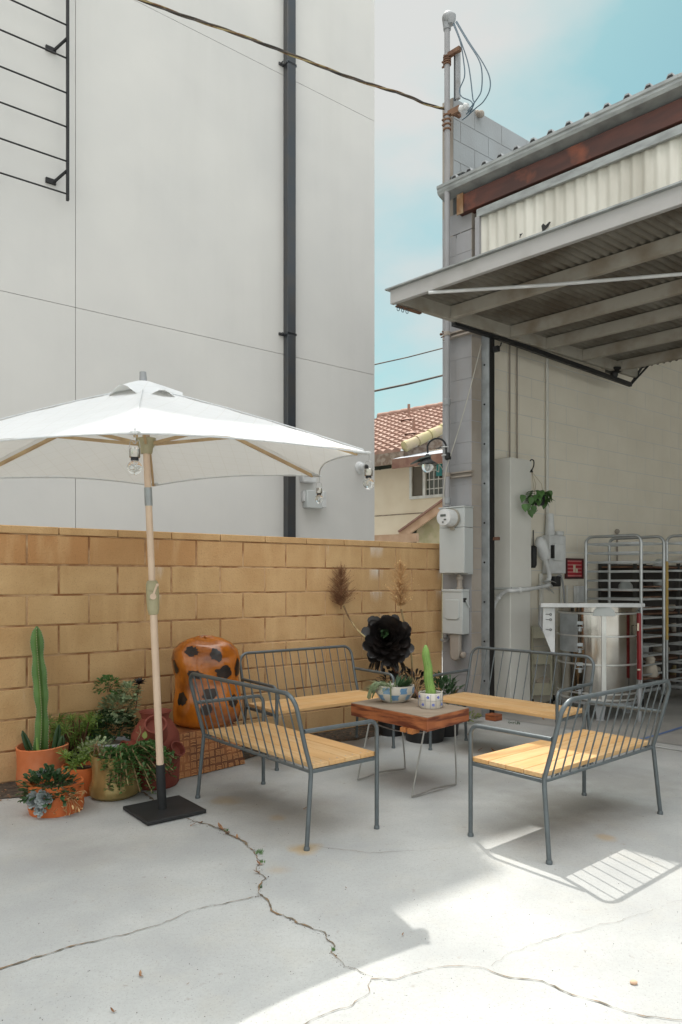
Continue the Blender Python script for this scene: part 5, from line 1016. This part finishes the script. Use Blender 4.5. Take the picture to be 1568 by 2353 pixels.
def stalk(name,label,pts,plume,r,hgt,mname,loc,seed,n=520):
    T=thing(name,label,'dried flower',loc); m=MB(); m.tube(smooth(pts,6),.008,8); link('stalk',m,'stem',T)
    random.seed(seed); m=MB(); tw=MB()
    for i in range(n):
        h=random.random()**1.3*.93; rr=r*(1-h)**.62*rnd(.25,1.0)*(1 if h>.16 else .45+h*3.4); t=rnd(0,6.28); b=plume+V((0,0,h*hgt*.85)); e=plume+V((math.cos(t)*rr,math.sin(t)*rr*.8,h*hgt*.92+rr*rnd(.25,.75))); md=b.lerp(e,.5)-V((0,0,rr*.10))
        m.tube([b,md,e],[.0022,.0016,.0007],4,False); 
        if random.random()<.6: 
            s=rnd(.002,.005)*(1.3 if h<.5 else .8); m.leaf(e-V((0,0,.002)),rdir(),Z,s*2.6,s*1.5,.2,0)
        if random.random()<.5: f=b.lerp(e,rnd(.4,.9)); m.leaf(f,(e-b)+rdir()*.05,Z,.022,.005,.2,0)
    m.tube([plume-Z*.03,plume+Z*hgt*.97],[.006,.0015],6); link('plume',m,mname,T)
D1=6.25
stalk('dried_bloom','dark brown dried flower plume on a bent stalk, left of the black aeonium rosette',[P(846,1470,6.1),P(822,1448,6.15),P(806,1425,D1),P(797,1408,D1),P(790,1392,D1)],P(784,1392,D1),.19,.40,'drydark',P(846,1470,6.1),3,400)
stalk('dried_bloom','pale straw dried flower plume standing above and right of the black rosette',[P(935,1590,D1),P(947,1560,D1),P(945,1500,D1),P(936,1450,D1),P(928,1425,D1),P(922,1400,D1)],P(921,1392,D1),.19,.46,'dry',P(935,1590,D1),9,400)
for (x,y,r_,h_2,lab,nm,mn,sd,n,l,w_,sh) in ((900,1687,.125,.20,'black nursery pot with dark leafy rosettes behind the low table, left of the aeonium pot','rosette_pot','aeon',4,60,(.06,.10),(.03,.045),1),(1022,1688,.13,.17,'dark green bushy plant at the foot of the grey pier','corner_plant','leafdark',6,260,(.04,.07),(.02,.03),0),(955,1662,.11,.16,'dark rosette succulent between the dried stalk and the block wall','rosette_plant','aeon',12,90,(.06,.09),(.03,.045),1)):
    q=G(x,y); T=thing(nm,lab,'plant',q); pot(q,[(r_*.85,0),(r_,h_2),(r_*1.05,h_2+.005),(r_*1.05,h_2+.02),(r_*.95,h_2+.02),(r_*.9,h_2-.02),(0,h_2-.02)],'potblack',T)
    blob(n,q+Z*(h_2+.15),(.15,.13,.17),None,mn,T,sd,'leaves',l,w_,sh,.2,-.4,1,8)
T=thing('trailing_groundcover','yellow green leafy plant spilling on the ground under the right back bench','plant',G(1063,1668)); blob(120,G(1063,1660)+Z*.03,(.16,.08,.07),None,'leafyellow',T,14,'leaves',(.03,.05),(.02,.03),1,.2,-.1,1)
# ================================================================== PLANTS ON THE LEFT
# tall cactus
q=G(97,1812)+V((0,.02,0)); q=G(97,1800); T=thing('tall_cactus','tall green column cactus in a hand-built terracotta pot by the block wall','cactus',q)
zr_=.245
pot(q,[(.145,0),(.158,.03),(.152,.12),(.155,.20),(.160,zr_),(.150,zr_+.004),(.142,.20),(0,.19)],'terra',T,.022,1,1,2)
soil_disc(q+Z*.195,.14,T)
m=MB(); base=q+V((-.005,0,.18)); H_=.84; n=26; pts=[];rs=[]
for i in range(n): t=i/(n-1); pts.append(base+V((-.01+.035*math.sin(t*3.3)*(1-t)-.02*t,.0,H_*t))); rs.append((.043+.005*math.sin(t*14)+.004*math.sin(t*31))*(1 if t<.85 else max(.12,math.sqrt(max(0,1-((t-.85)/.15)**2)))))
ribbed(m,pts,rs,5,.50,6); ct=link('cactus_column',m,'cactus',T,angle=80)
m=MB()
for k in range(5):
    tt=2*math.pi*k/5
    for i in range(52):
        t=i/52; j=t*(n-1); a=int(j); p=pts[a].lerp(pts[min(n-1,a+1)],j-a); r_=rs[a]+(rs[min(n-1,a+1)]-rs[a])*(j-a); b=p+V((math.cos(tt)*r_,math.sin(tt)*r_,0)); m.ball(b,.0036,seg=5,ring=4)
link('areoles',m,'spine',T)
random.seed(3)
for (dx,h_2,ln) in ((-.07,.16,-.06),(.075,.20,.03),(.11,.13,.02)):
    m=MB(); b=q+V((dx,.02*random.random(),.18)); pts2=[b+V((ln*t,0,h_2*t)) for t in (0,.3,.6,.85,1)]; ribbed(m,pts2,[.024,.026,.024,.017,.004],5,.45,6); link('side_shoot',m,'leafdark',T,angle=80)
m=MB(); b=q+V((.02,-.06,.19)); m.tube([b,b+V((-.02,-.01,.05)),b+V((-.025,-.01,.12))],[.008,.01,.004],7); link('pale_shoot',m,'cactus2',T)
# front terracotta with grey-blue rosettes
q=G(128,1862); T=thing('rosette_planter','low bright terracotta pot with powdery blue rosettes, in front of the cactus pot','planter',q)
pot(q,[(.145,0),(.152,.03),(.150,.10),(.150,.165),(.140,.168),(.132,.13),(0,.13)],'terra_b',T,.02,1,.95,.3); soil_disc(q+Z*.135,.125,T)
m=MB(); random.seed(12)
for (dx,dy,dz,n,l,w_,up) in ((-.055,-.13,.10,34,.058,.030,(-.3,-.9,.5)),(-.005,-.145,.11,30,.052,.028,(.2,-.9,.4)),(-.055,-.05,.22,16,.035,.022,(-.2,-.5,.8)),(-.02,-.16,.055,18,.042,.024,(.1,-1,0))): m=MB(); rosette(m,q+V((dx,dy,dz)),n,l,w_,V(up),1,1.0); link('blue_rosette',m,'leafblue',T)
blob(330,q+V((-.01,-.06,.14)),(.15,.11,.10),None,'leafdark',T,17,'dark_leaves',(.03,.05),(.02,.03),1,.2,-.6,1,6)
m=MB(); random.seed(6)
for i in range(70): 
    b=q+V((.11,-.08,.10)); e=b+V((rnd(-.07,.08),rnd(-.07,.05),rnd(-.10,.05))); m.leaf(e,rdir(),Z,rnd(.015,.03),.012,.3,0)
    m.tube([b,b.lerp(e,.5)+V((rnd(-.01,.01),0,.008)),e],.0012,4)
link('withered_stems',m,'dry',T); m=MB(); m.tube(smooth([q+V((.03,-.1,.17)),q+V((.07,-.12,.175)),q+V((.11,-.12,.14)),q+V((.13,-.11,.10))],5),.004,6); link('runner_stem',m,'stem',T)
# mid terracotta
q=G(186,1822); T=thing('spiky_planter','small bright orange terracotta pot of spiky succulents, between the rosette and gold pots','planter',q)
pot(q,[(.10,0),(.115,.05),(.115,.17),(.105,.172),(.10,.14),(0,.14)],'terra_b',T,.02); soil_disc(q+Z*.145,.1,T)
m=MB(); random.seed(9)
for i in range(16): rosette(m,q+V((rnd(-.13,.09),rnd(-.10,.05),.19+rnd(-.01,.09))),16,.065,.012,V((rnd(-.6,.4),rnd(-.5,.2),1)),2,1.1,.2)
link('spiky_leaves',m,'leafgrass',T); blob(70,q+V((.06,.0,.24)),(.08,.06,.09),None,'leafpale',T,3,'sage_leaves',(.02,.035),(.016,.024),1,.2,-.3,1,6)
# gold pot
q=G(263,1828); T=thing('gold_planter','glossy olive gold pot overflowing with trailing jade leaves, left of the umbrella pole','planter',q)
pot(q,[(.125,0),(.148,.02),(.150,.06),(.135,.10),(.132,.16),(.142,.245),(.150,.262),(.140,.262),(.128,.22),(0,.22)],'gold',T,.018,1,1,.8); soil_disc(q+Z*.225,.125,T)
random.seed(18); m=MB(); st=MB()
for i in range(50):
    a=rnd(-2.2,1.0); b=q+V((.05*math.cos(a)+.04,.05*math.sin(a),.24)); rr=rnd(.10,.24); e=b+V((math.cos(a)*rr+.05,math.sin(a)*rr*.7,rnd(-.19,.03))); md=b.lerp(e,.5)+Z*.07; cu_=smooth([b,md,e],7); st.tube(cu_,.0035,5)
    for p in cu_[3:]:
        for k in range(3): m.leaf(p,rdir(-.3,1),Z,rnd(.024,.038),rnd(.014,.021),.1,1)
link('jade_leaves',m,'leaf',T); link('jade_stems',st,'stem',T)
blob(60,q+V((-.08,-.03,.29)),(.07,.06,.06),None,'leafpale',T,33,'sage_leaves',(.02,.035),(.014,.02),1,.2,-.5,1,6)
m=MB(); m.leaf(q+V((.20,-.06,.36)),V((.2,-.3,.9)),V((0,-1,0)),.05,.035,.1,0); link('yellow_leaf',m,'leafyellow',T)
# whitewashed pot with sedum bush
q=G(262,1778); T=thing('white_planter','whitewashed pot with a white rim and a bushy jade plant, against the block wall','planter',q)
zr_=CH+(HZ-1712)*(q.y-.13)/F_
pot(q,[(.085,0),(.10,.05),(.118,zr_-.03),(.118,zr_-.02)],'potwhite',T,.0); pot(q+Z*(zr_-.022),[(.118,0),(.137,.004),(.140,.02),(.132,.024),(.118,.02),(.112,.0),(0,-.01)],'rimwhite',T,name='rim')
blob(620,q+V((0,-.01,zr_+.07)),(.16,.12,.13),None,'leafdark',T,41,'lower_leaves',(.025,.04),(.02,.03),1,.2,-.3,1,0)
blob(330,q+V((.03,0,zr_+.22)),(.12,.09,.09),None,'leafpale',T,42,'pale_leaves',(.026,.042),(.022,.034),1,.2,-.8,1,14)
blob(150,q+V((.10,0,zr_+.33)),(.065,.06,.06),None,'leafpale',T,46,'pale_leaves',(.024,.036),(.020,.030),1,.2,-.8,1,6)
blob(150,q+V((-.045,0,zr_+.37)),(.085,.06,.065),None,'leaf',T,43,'top_leaves',(.022,.036),(.018,.028),1,.2,-.6,1,6)
q2=q+V((.165,.03,zr_+.385)); m=MB(); rosette(m,q2,26,.055,.020,V((.1,-.35,1)),0,1.0,-.1); link('dark_rosette',m,'aeon',T); m=MB(); m.tube([q+Z*zr_,q+V((.14,.02,zr_+.2)),q2],.005,6); link('rosette_stem',m,'stembrown',T)
# grassy succulent on the wall side
q=G(175,1778); T=thing('grassy_succulent','wide lime green needle-leaved succulent against the block wall, right of the tall cactus','plant',q); pot(q,[(.09,0),(.10,.16),(.10,.18),(.09,.18),(.085,.14),(0,.14)],'potblack',T)
m=MB(); random.seed(22); st=MB()
for i in range(64):
    c=q+V((rnd(-.17,.20),rnd(-.15,.10),rnd(.20,.40))); rosette(m,c,22,rnd(.055,.09),.0085,V((rnd(-.8,.8),rnd(-.9,.1),rnd(.2,1))),2,1.15,.15); st.tube([q+Z*.14,q.lerp(c,.5)+Z*.02,c],.004,5)
link('needle_tufts',m,'leafgrass',T); link('stems',st,'stembrown',T)
# strawberry jar
q=G(357,1803); T=thing('strawberry_jar','tall dark red clay strawberry jar with open side pockets, behind the umbrella pole','jar',q); Hj=.475
pot(q,[(.135,0),(.150,.02),(.155,.12),(.158,.24),(.150,.33),(.11,.40),(.085,.43),(.09,Hj-.02),(.105,Hj),(.098,Hj),(.08,Hj-.03),(.075,.42),(0,.40)],'redclay',T,.004)
def pocket(ang,z,r_,up_,T,q=q):
    d=V((math.cos(ang),math.sin(ang),0)); b=q+d*.10+Z*(z-.07); ax=(d*.75+Z*up_).normalized(); m=MB(); m.lathe(b,[(r_*1.25,0),(r_*1.15,.05),(r_,.10),(r_*1.08,.125),(r_*.92,.125),(r_*.85,.09)],22,ax=ax); k=link('side_pocket',m,'redclay',T); m=MB(); m.lathe(b+ax*.085,[(r_*.9,0),(0,.001)],22,ax=ax); link('pocket_opening',m,'black',k); 
pocket(R(222),.30,.062,.12,T); pocket(R(285),.41,.064,.75,T); pocket(R(330),.25,.05,.6,T)
m=MB(); b=q+V((-.07,-.16,.27)); m.tube(smooth([b,b+V((.0,-.01,.05)),b+V((.02,0,.10)),b+V((.015,0,.14))],5),.004,6)
for k in range(8): m.leaf(b+V((.01,0,.03+.015*k)),rdir(-.2,.6),Z,.045,.009,.2,0)
link('sprout',m,'stem',T)
# sculpture and woven base
bl=G(408,1793); brr=G(565,1756); du=(brr-bl).normalized(); dv=V((-du.y,du.x,0)); LB=(brr-bl).length; Hb=.30; T=thing('carved_base','terracotta block base carved with a basket-weave pattern, under the orange sculpture','base',bl+du*LB/2+dv*.2)
bq=lambda s,v,z: bl+du*(s+(LB*.5-s)*.22*z/Hb if s>LB*.5 else s+(LB*.5-s)*.03*z/Hb)+dv*(v+(.2-v)*.12*z/Hb)+Z*z
m=MB(); m.add([bq(0,0,0),bq(LB,0,0),bq(LB,.40,0),bq(0,.40,0),bq(.0,0,Hb),bq(LB,0,Hb),bq(LB,.40,Hb),bq(0,.40,Hb)],[(0,1,5,4),(1,2,6,5),(2,3,7,6),(3,0,4,7),(4,5,6,7),(3,2,1,0)]); link('block',m,'woven',T,smooth=False,bevel=.012)
m=MB(); nx,nz=11,6; cs=LB/nx
for i in range(nx):
    for j in range(nz):
        for k in range(4):
            if random.random()<.12: continue
            a=(k+.7)/5+rnd(-.03,.03); 
            if (i+j)%2: p=[((i+a)*cs,(j+.12)*Hb/nz),((i+a+.06)*cs,(j+.5)*Hb/nz),((i+a)*cs,(j+.9)*Hb/nz)]
            else: p=[((i+.1)*cs,(j+a)*Hb/nz),((i+.5)*cs,(j+a+.08)*Hb/nz),((i+.92)*cs,(j+a)*Hb/nz)]
            m.tube([bq(x,0,z)-dv*.001 for x,z in p],.0030,5,False,tint=.8)
ws=link('weave_relief',m,'woven',T)
sc_=bl+du*LB*.46+dv*.20+Z*Hb; sc_=V((P(472,1333,5.06).x,5.06,Hb)); T=thing('amber_sculpture','large glossy amber ceramic boulder sculpture with black spots, standing on the carved base','sculpture',sc_)
def srad(h): 
    k=[(0,.150),(.03,.205),(.10,.218),(.18,.216),(.26,.207),(.33,.203),(.40,.212),(.46,.218),(.52,.205),(.57,.165),(.60,.11),(.62,.04),(.622,0)]
    for (a,ra_),(b,rb_) in zip(k,k[1:]):
        if h<=b: return ra_+(rb_-ra_)*(h-a)/(b-a)
    return 0
hs=[.0,.01,.03,.06,.10,.14,.18,.22,.26,.30,.33,.37,.40,.43,.46,.49,.52,.545,.57,.585,.60,.61,.618,.622]
def spos(t,h,o=0): 
    r_=srad(h)*1.10; w_=1+.032*(math.sin(3*t+.7)+.6*math.sin(5*t+1.4+h*9)); rr=r_*w_+o; return sc_+V((math.cos(t)*rr+.016*math.sin(h*8)+.03*(h-.3),math.sin(t)*rr*.85,h*(1+.016*math.sin(2*t+.7))))
m=MB(); n=48; vs=[spos(2*math.pi*k/n,h) for h in hs for k in range(n)]; m.add(vs,[(i*n+k,i*n+(k+1)%n,(i+1)*n+(k+1)%n,(i+1)*n+k) for i in range(len(hs)-1) for k in range(n)]); link('body',m,'sculpt',T,angle=180)
random.seed(15)
for (x,y,rx,rz_) in ((441,1497,.036,.026),(497,1504,.030,.038),(404,1533,.030,.040),(516,1544,.046,.038),(420,1608,.034,.040),(485,1596,.036,.036),(475,1632,.025,.035),(545,1535,.03,.05),(448,1549,.036,.025),(535,1610,.03,.035)):
    # find angle and height seen at x, y
    best=None; rx*=1.22; rz_*=1.15
    for ti in range(60):
        t=R(185+ti*170/60)
        for hi in range(60):
            h=hi*.62/60; p=spos(t,h); e=(CX+p.x/p.y*F_-x)**2+(HZ-(p.z-CH)/p.y*F_-y)**2
            if best is None or e<best[0]: best=(e,t,h)
    _,t,h=best; m=MB(); vs=[spos(t,h,.006 if abs(x-516)>1 else .002)]; n=22
    fs=[]
    for ring_ in (.5,1.0):
        for k in range(n):
            a=2*math.pi*k/n; q_=ring_*(1+(rnd(-.22,.22) if ring_==1 else 0)); vs.append(spos(t+math.cos(a)*rx*q_/.2,min(.615,max(.005,h+math.sin(a)*rz_*q_)),.0035))
    fs=[(0,1+k,1+(k+1)%n) for k in range(n)]+[(1+k,1+n+k,1+n+(k+1)%n,1+(k+1)%n) for k in range(n)]; m.add(vs,fs); link('black_spot',m,'sculptblack',T,angle=180)
# ================================================================== UMBRELLA
ub=V((-1.014,4.071,0)); AX=V((-.0291,-.0562,.998)).normalized(); T=thing('patio_umbrella','large white hexagonal canvas parasol with a pale pole and wooden ribs','umbrella',ub,local=True)
rot=V((0,0,1)).rotation_difference(AX); T.rotation_mode='QUATERNION'; T.rotation_quaternion=rot
# local frame: z up the pole. rim vertices placed to keep the measured orientation
e1=V((0,1,0)).cross(AX).normalized(); e2=AX.cross(e1); inv=rot.inverted(); RU=1.2635; rimh=1.948; apx=2.375; ang0=-1.3445
lv_=[inv@((e1*math.cos(ang0+k*math.pi/3)+e2*math.sin(ang0+k*math.pi/3))) for k in range(6)]
def rib(k,v): return lv_[k]*RU*v+Z*(apx-(apx-rimh)*(v**1.12))
m=MB(); nu,nv=16,18; 
for k in range(6):
    vs=[]
    for j in range(nv+1):
        v=j/nv*.99+.01
        for i in range(nu+1):
            u=i/nu; a=rib(k,v);b=rib((k+1)%6,v); p=a.lerp(b,u); s=4*u*(1-u); inn=V((p.x,p.y,0)); p=p-inn.normalized()*(.075*v*v*s*1.0)*(v**2)+Z*(.028*s*v*v*(1 if v>.6 else v/.6)) - Z*.018*math.sin(math.pi*v)*s
            w_=.0025*math.sin(u*23+k*2)*v*s+.002*math.sin(v*31+u*9+k); vs.append(p+Z*w_)
    m.add(vs,[(j*(nu+1)+i,j*(nu+1)+i+1,(j+1)*(nu+1)+i+1,(j+1)*(nu+1)+i) for j in range(nv) for i in range(nu)])
cn=link('canopy',m,'fabric',T,angle=50)
for k in range(6):
    m=MB(); pts=[]
    for i in range(nu+1):
        u=i/nu; v=1.0; a=rib(k,v);b=rib((k+1)%6,v); p=a.lerp(b,u); s=4*u*(1-u); inn=V((p.x,p.y,0)); p=p-inn.normalized()*.075*s+Z*.028*s; pts.append(p-Z*.004)
    m.tube(pts,.004,6); link('hem',m,'fabric',cn)
    m=MB(); q=rib(k,1.0); d=lv_[k]; m.prism([q-d*.07+Z*.012+V((-d.y,d.x,0))*s*.035 for s in (-1,1)]+[q+d*.012+Z*.004+V((-d.y,d.x,0))*s*.012 for s in (1,-1)],-Z*.012); link('corner_pocket',m,'fabric',cn,bevel=.003)
    m=MB(); m.tube([rib(k,v)+Z*.006 for v in (.02,.2,.4,.6,.8,.98)],.0035,5); link('seam',m,'fabric',cn)
m=MB(); vs=[]; n=48
for j in range(6):
    v=j/5
    for i in range(n):
        t=2*math.pi*i/n; wv_=math.cos(6*(t-math.atan2(lv_[0].y,lv_[0].x))); r_=.215*v*(1+.03*wv_); vs.append(V((math.cos(t)*r_,math.sin(t)*r_,apx+.045-.10*v**1.4-.026*wv_*v*v+.012*math.sin(t*3+1)*v*v)))
m.add(vs,[(j*n+i,j*n+(i+1)%n,(j+1)*n+(i+1)%n,(j+1)*n+i) for j in range(5) for i in range(n)]); link('vent_cap',m,'fabric',T,angle=60)
m=MB(); m.lathe((0,0,apx+.03),[(.022,0),(.020,.03),(.018,.06),(0,.062)],16); link('finial',m,'greypaint',T)
hz=2.075
for k in range(6):
    d=lv_[k]; s=V((-d.y,d.x,0)); m=MB(); m.bar(rib(k,.02)-Z*.022,rib(k,.955)-Z*.024,.016,.020,s.cross(d)); link('rib',m,'ribwood',T,bevel=.002)
    m=MB(); m.bar(V((0,0,hz))+d*.045,rib(k,.47)-Z*.034,.014,.018,Z); link('strut',m,'ribwood',T,bevel=.002)
m=MB(); m.lathe((0,0,hz-.055),[(.030,0),(.034,.01),(.036,.03),(.052,.05),(.055,.085),(.030,.09)],18); link('hub',m,'hub',T)
m=MB(); m.lathe((0,0,apx-.10),[(.045,0),(.05,.02),(.045,.05),(.02,.06)],16); link('top_hub',m,'hub',T)
m=MB(); m.tube([V((0,0,.25)),V((0,0,1.18))],.0205,20); link('lower_pole',m,'polewood',T)
m=MB(); m.tube([V((0,0,1.30)),V((0,0,apx))],.0185,20); link('upper_pole',m,'ribwood' if 0 else 'polewood',T)
m=MB(); m.lathe((0,0,hz-.34),[(.0215,0),(.0215,.10)],18); link('joint_sleeve',m,'galv',T)
m=MB(); m.lathe((0,0,1.13),[(.026,0),(.033,.03),(.036,.10),(.034,.17),(.026,.19)],18); m.box((.0,-.028,1.24),V((.016,0,0)),V((0,.018,0)),V((0,0,.024))); hb=link('crank_housing',m,'hub',T,bevel=.004)
m=MB(); m.lathe((.016,-.05,1.235),[(.017,0),(.017,.014)],14,ax=V((.2,-1,0))); m.bar((.016,-.062,1.235),(.045,-.066,1.30),.010,.008,V((0,1,0))); m.lathe((.045,-.066,1.30),[(.006,0),(.008,.02),(.006,.035)],10,ax=V((.3,-1,0))); link('crank_handle',m,'polewood',hb)
T=thing('umbrella_base','square black steel plate with a black tube socket holding the umbrella pole','umbrella base',ub)
bc=V((-1.006,4.085,0)); e_=.175; dd=V((.785,.62,0)).normalized(); de=V((dd.y,-dd.x,0)); m=MB(); m.box(bc+Z*.014,dd*e_,de*e_,Z*.010); link('plate',m,'plate',T,bevel=.003)
m=MB(); m.tube([ub+Z*.024,ub+AX*.28],.0255,20); link('socket',m,'plate',T)
# hanging solar bulbs
def bulb(k,label,drop,sc=1.0):
    c=rot@rib(k,1.0)+ub; T=thing('solar_bulb',label,'hanging light',c-Z*drop,'solar bulbs on the umbrella corners'); b=c-Z*drop; r_=.021
    m=MB(); m.tube(smooth([c-Z*.0,c-Z*.03+V((.004,0,0)),c-Z*.045],3),.0015,5); m.tube(smooth([b+V((-r_,0,.055)),b+V((-r_*.7,0,.085)),c-Z*.045,b+V((r_*.7,0,.085)),b+V((r_,0,.055))],5),.0012,5); link('hanger',m,'wire',T)
    m=MB(); m.lathe(b+Z*.018,[(r_*.95,0),(r_,.004),(r_,.032),(r_*.85,.035),(0,.035)],20); link('cap',m,'chrome',T); m=MB(); m.lathe(b+Z*.006,[(.015,0),(.015,.011)],14); link('collar',m,'blackmetal',T)
    m=MB(); m.ball(b-Z*.020,.029,.029,.029,20,14); link('globe',m,'glass',T)
    m=MB(); random.seed(k+50); pts=[b-Z*.02+rdir()*.017 for i in range(14)]; m.tube(smooth(pts,4),.0012,5); link('wire_light',m,'rope',T)
bulb(0,'clear globe solar light hanging at the umbrella corner in front of the pole',.115)
bulb(1,'clear globe solar light hanging from the right tip of the umbrella',.135)
bulb(2,'clear globe solar light at the back right umbrella corner, over the wall light box',.135)
# ================================================================== LITTLE THINGS ON THE GROUND
random.seed(77)
def grass(x,y,label,n=26,h=(.02,.05),sp=.02,mn='leafdark'):
    q=G(x,y); m=MB()
    for i in range(n): m.leaf(q+V((rnd(-sp,sp),rnd(-sp,sp),0)),V((rnd(-.5,.5),rnd(-.5,.5),1)),V((rnd(-1,1),-1,0)),rnd(*h),.003,.3,2)
    solo('weed_tuft',m,mn,label,'weed',q,group='weeds in the cracks')
grass(596,1962,'largest green weed tuft growing in the pavement crack below the umbrella base',34,(.010,.026),.016,'leaf')
grass(604,1982,'second weed tuft in the crack, just below the largest one',20,(.006,.015),.010,'leaf'); grass(520,1911,'small weed at the upper end of the crack near the umbrella base',14,(.008,.016),.008,'leaf')
grass(766,2185,'small green weed in the long crack near the sunlight edge',12,(.008,.02),.006,'leaf'); grass(599,2040,'dark small weed in the crack above the fork',14,(.006,.016),.008,'leafdark'); grass(1182,1663,'low dark weed on the floor under the right back bench',40,(.01,.03),.05,'leafdark')
def bit(x,y,label,s,mn='deadleaf'):
    q=G(x,y); m=MB(); a=rnd(0,6.28); d=V((math.cos(a),math.sin(a),.15)); m.leaf(q+Z*.005,d,Z,s,s*.45,-.4,0); m.leaf(q+Z*.006,V((d.y,-d.x,.3)),Z,s*.5,s*.3,.5,0)
    solo('dead_leaf',m,mn,label,'leaf',q,group='dead leaves and crumbs on the slab')
for (x,y,s,l_) in ((322,2248,.022,'dark curled leaf on the shaded slab, left of the lower middle'),(262,2330,.018,'tiny dark crumb at the bottom left of the slab'),(699,1860,.03,'curled brown leaf under the front left bench'),(440,1898,.03,'brown leaf just right of the umbrella base plate'),(512,1909,.05,'orange brown leaf lying over the upper crack'),(528,1916,.05,'pale tan leaf strip lying along the upper crack'),(545,1930,.03,'reddish leaf crumb in the crack'),(462,1892,.03,'dark leaf crumb under the right corner of the umbrella plate'),(924,2152,.012,'tiny leaf speck near the tip of the umbrella shadow'),(380,2020,.010,'tiny dark speck left of the crack fork'),(430,2265,.009,'tiny black speck on the lower shaded slab'),(797,2044,.009,'tiny speck right of the crack, in the shade'),(905,1690,.03,'brown crumb on the soil by the back bench leg'),(1250,1655,.04,'dark crumb on the bay floor'),(1100,1725,.04,'dark leaf on the floor right of the table'),(1075,1690,.03,'small dark leaf behind the table'),(1140,1730,.05,'long dark leaf right of the table'),(600,1990,.03,'brown leaf caught in the crack below the weeds'),(596,2008,.03,'reddish brown leaf caught in the crack')): bit(x,y,l_,s)
q=G(1457,2262); m=MB(); m.ball(q+Z*.006,.013,.010,.008,8,6); solo('pebble',m,'rakewood','small pinkish pebble on the sunlit slab at the lower right','pebble',q)
random.seed(61); m=MB()
for i in range(520):
    y=1700+650*random.random()**.8; q=G(rnd(-40,1640),y)
    if i%2==0: q=random.choice(main_crack)+V((rnd(-.02,.02),rnd(-.02,.02),0))
    k=rnd(.0007,.0017)*(1 if i%40 else 2.0); m.ball(q+Z*k*.7,k,k*rnd(.6,1.2),k*.8,6,4)
o=link('grit',m,'soil',None,smooth=False); tag(o,'fine dark grit and crumbs scattered over the concrete slab and along the main crack','grit',kind='stuff')
# dark litter at the foot of the wall
random.seed(99); m=MB()
for i in range(700):
    t=rnd(-.9,4.0); q=W0+U*t-NW*(rnd(.0,.42)); m.leaf(q+Z*.006,V((rnd(-1,1),rnd(-1,1),.15)),Z,rnd(.01,.035),.012,.3,0)
o=link('leaf_litter',m,'deadleaf',None); tag(o,'scattered dry leaf litter on the dark soil along the foot of the tan wall','litter',kind='stuff')
for o in bpy.data.objects:
    if 'world_loc' in o: del o['world_loc']
for m in bpy.data.materials:
    if 'b' in m: del m['b']
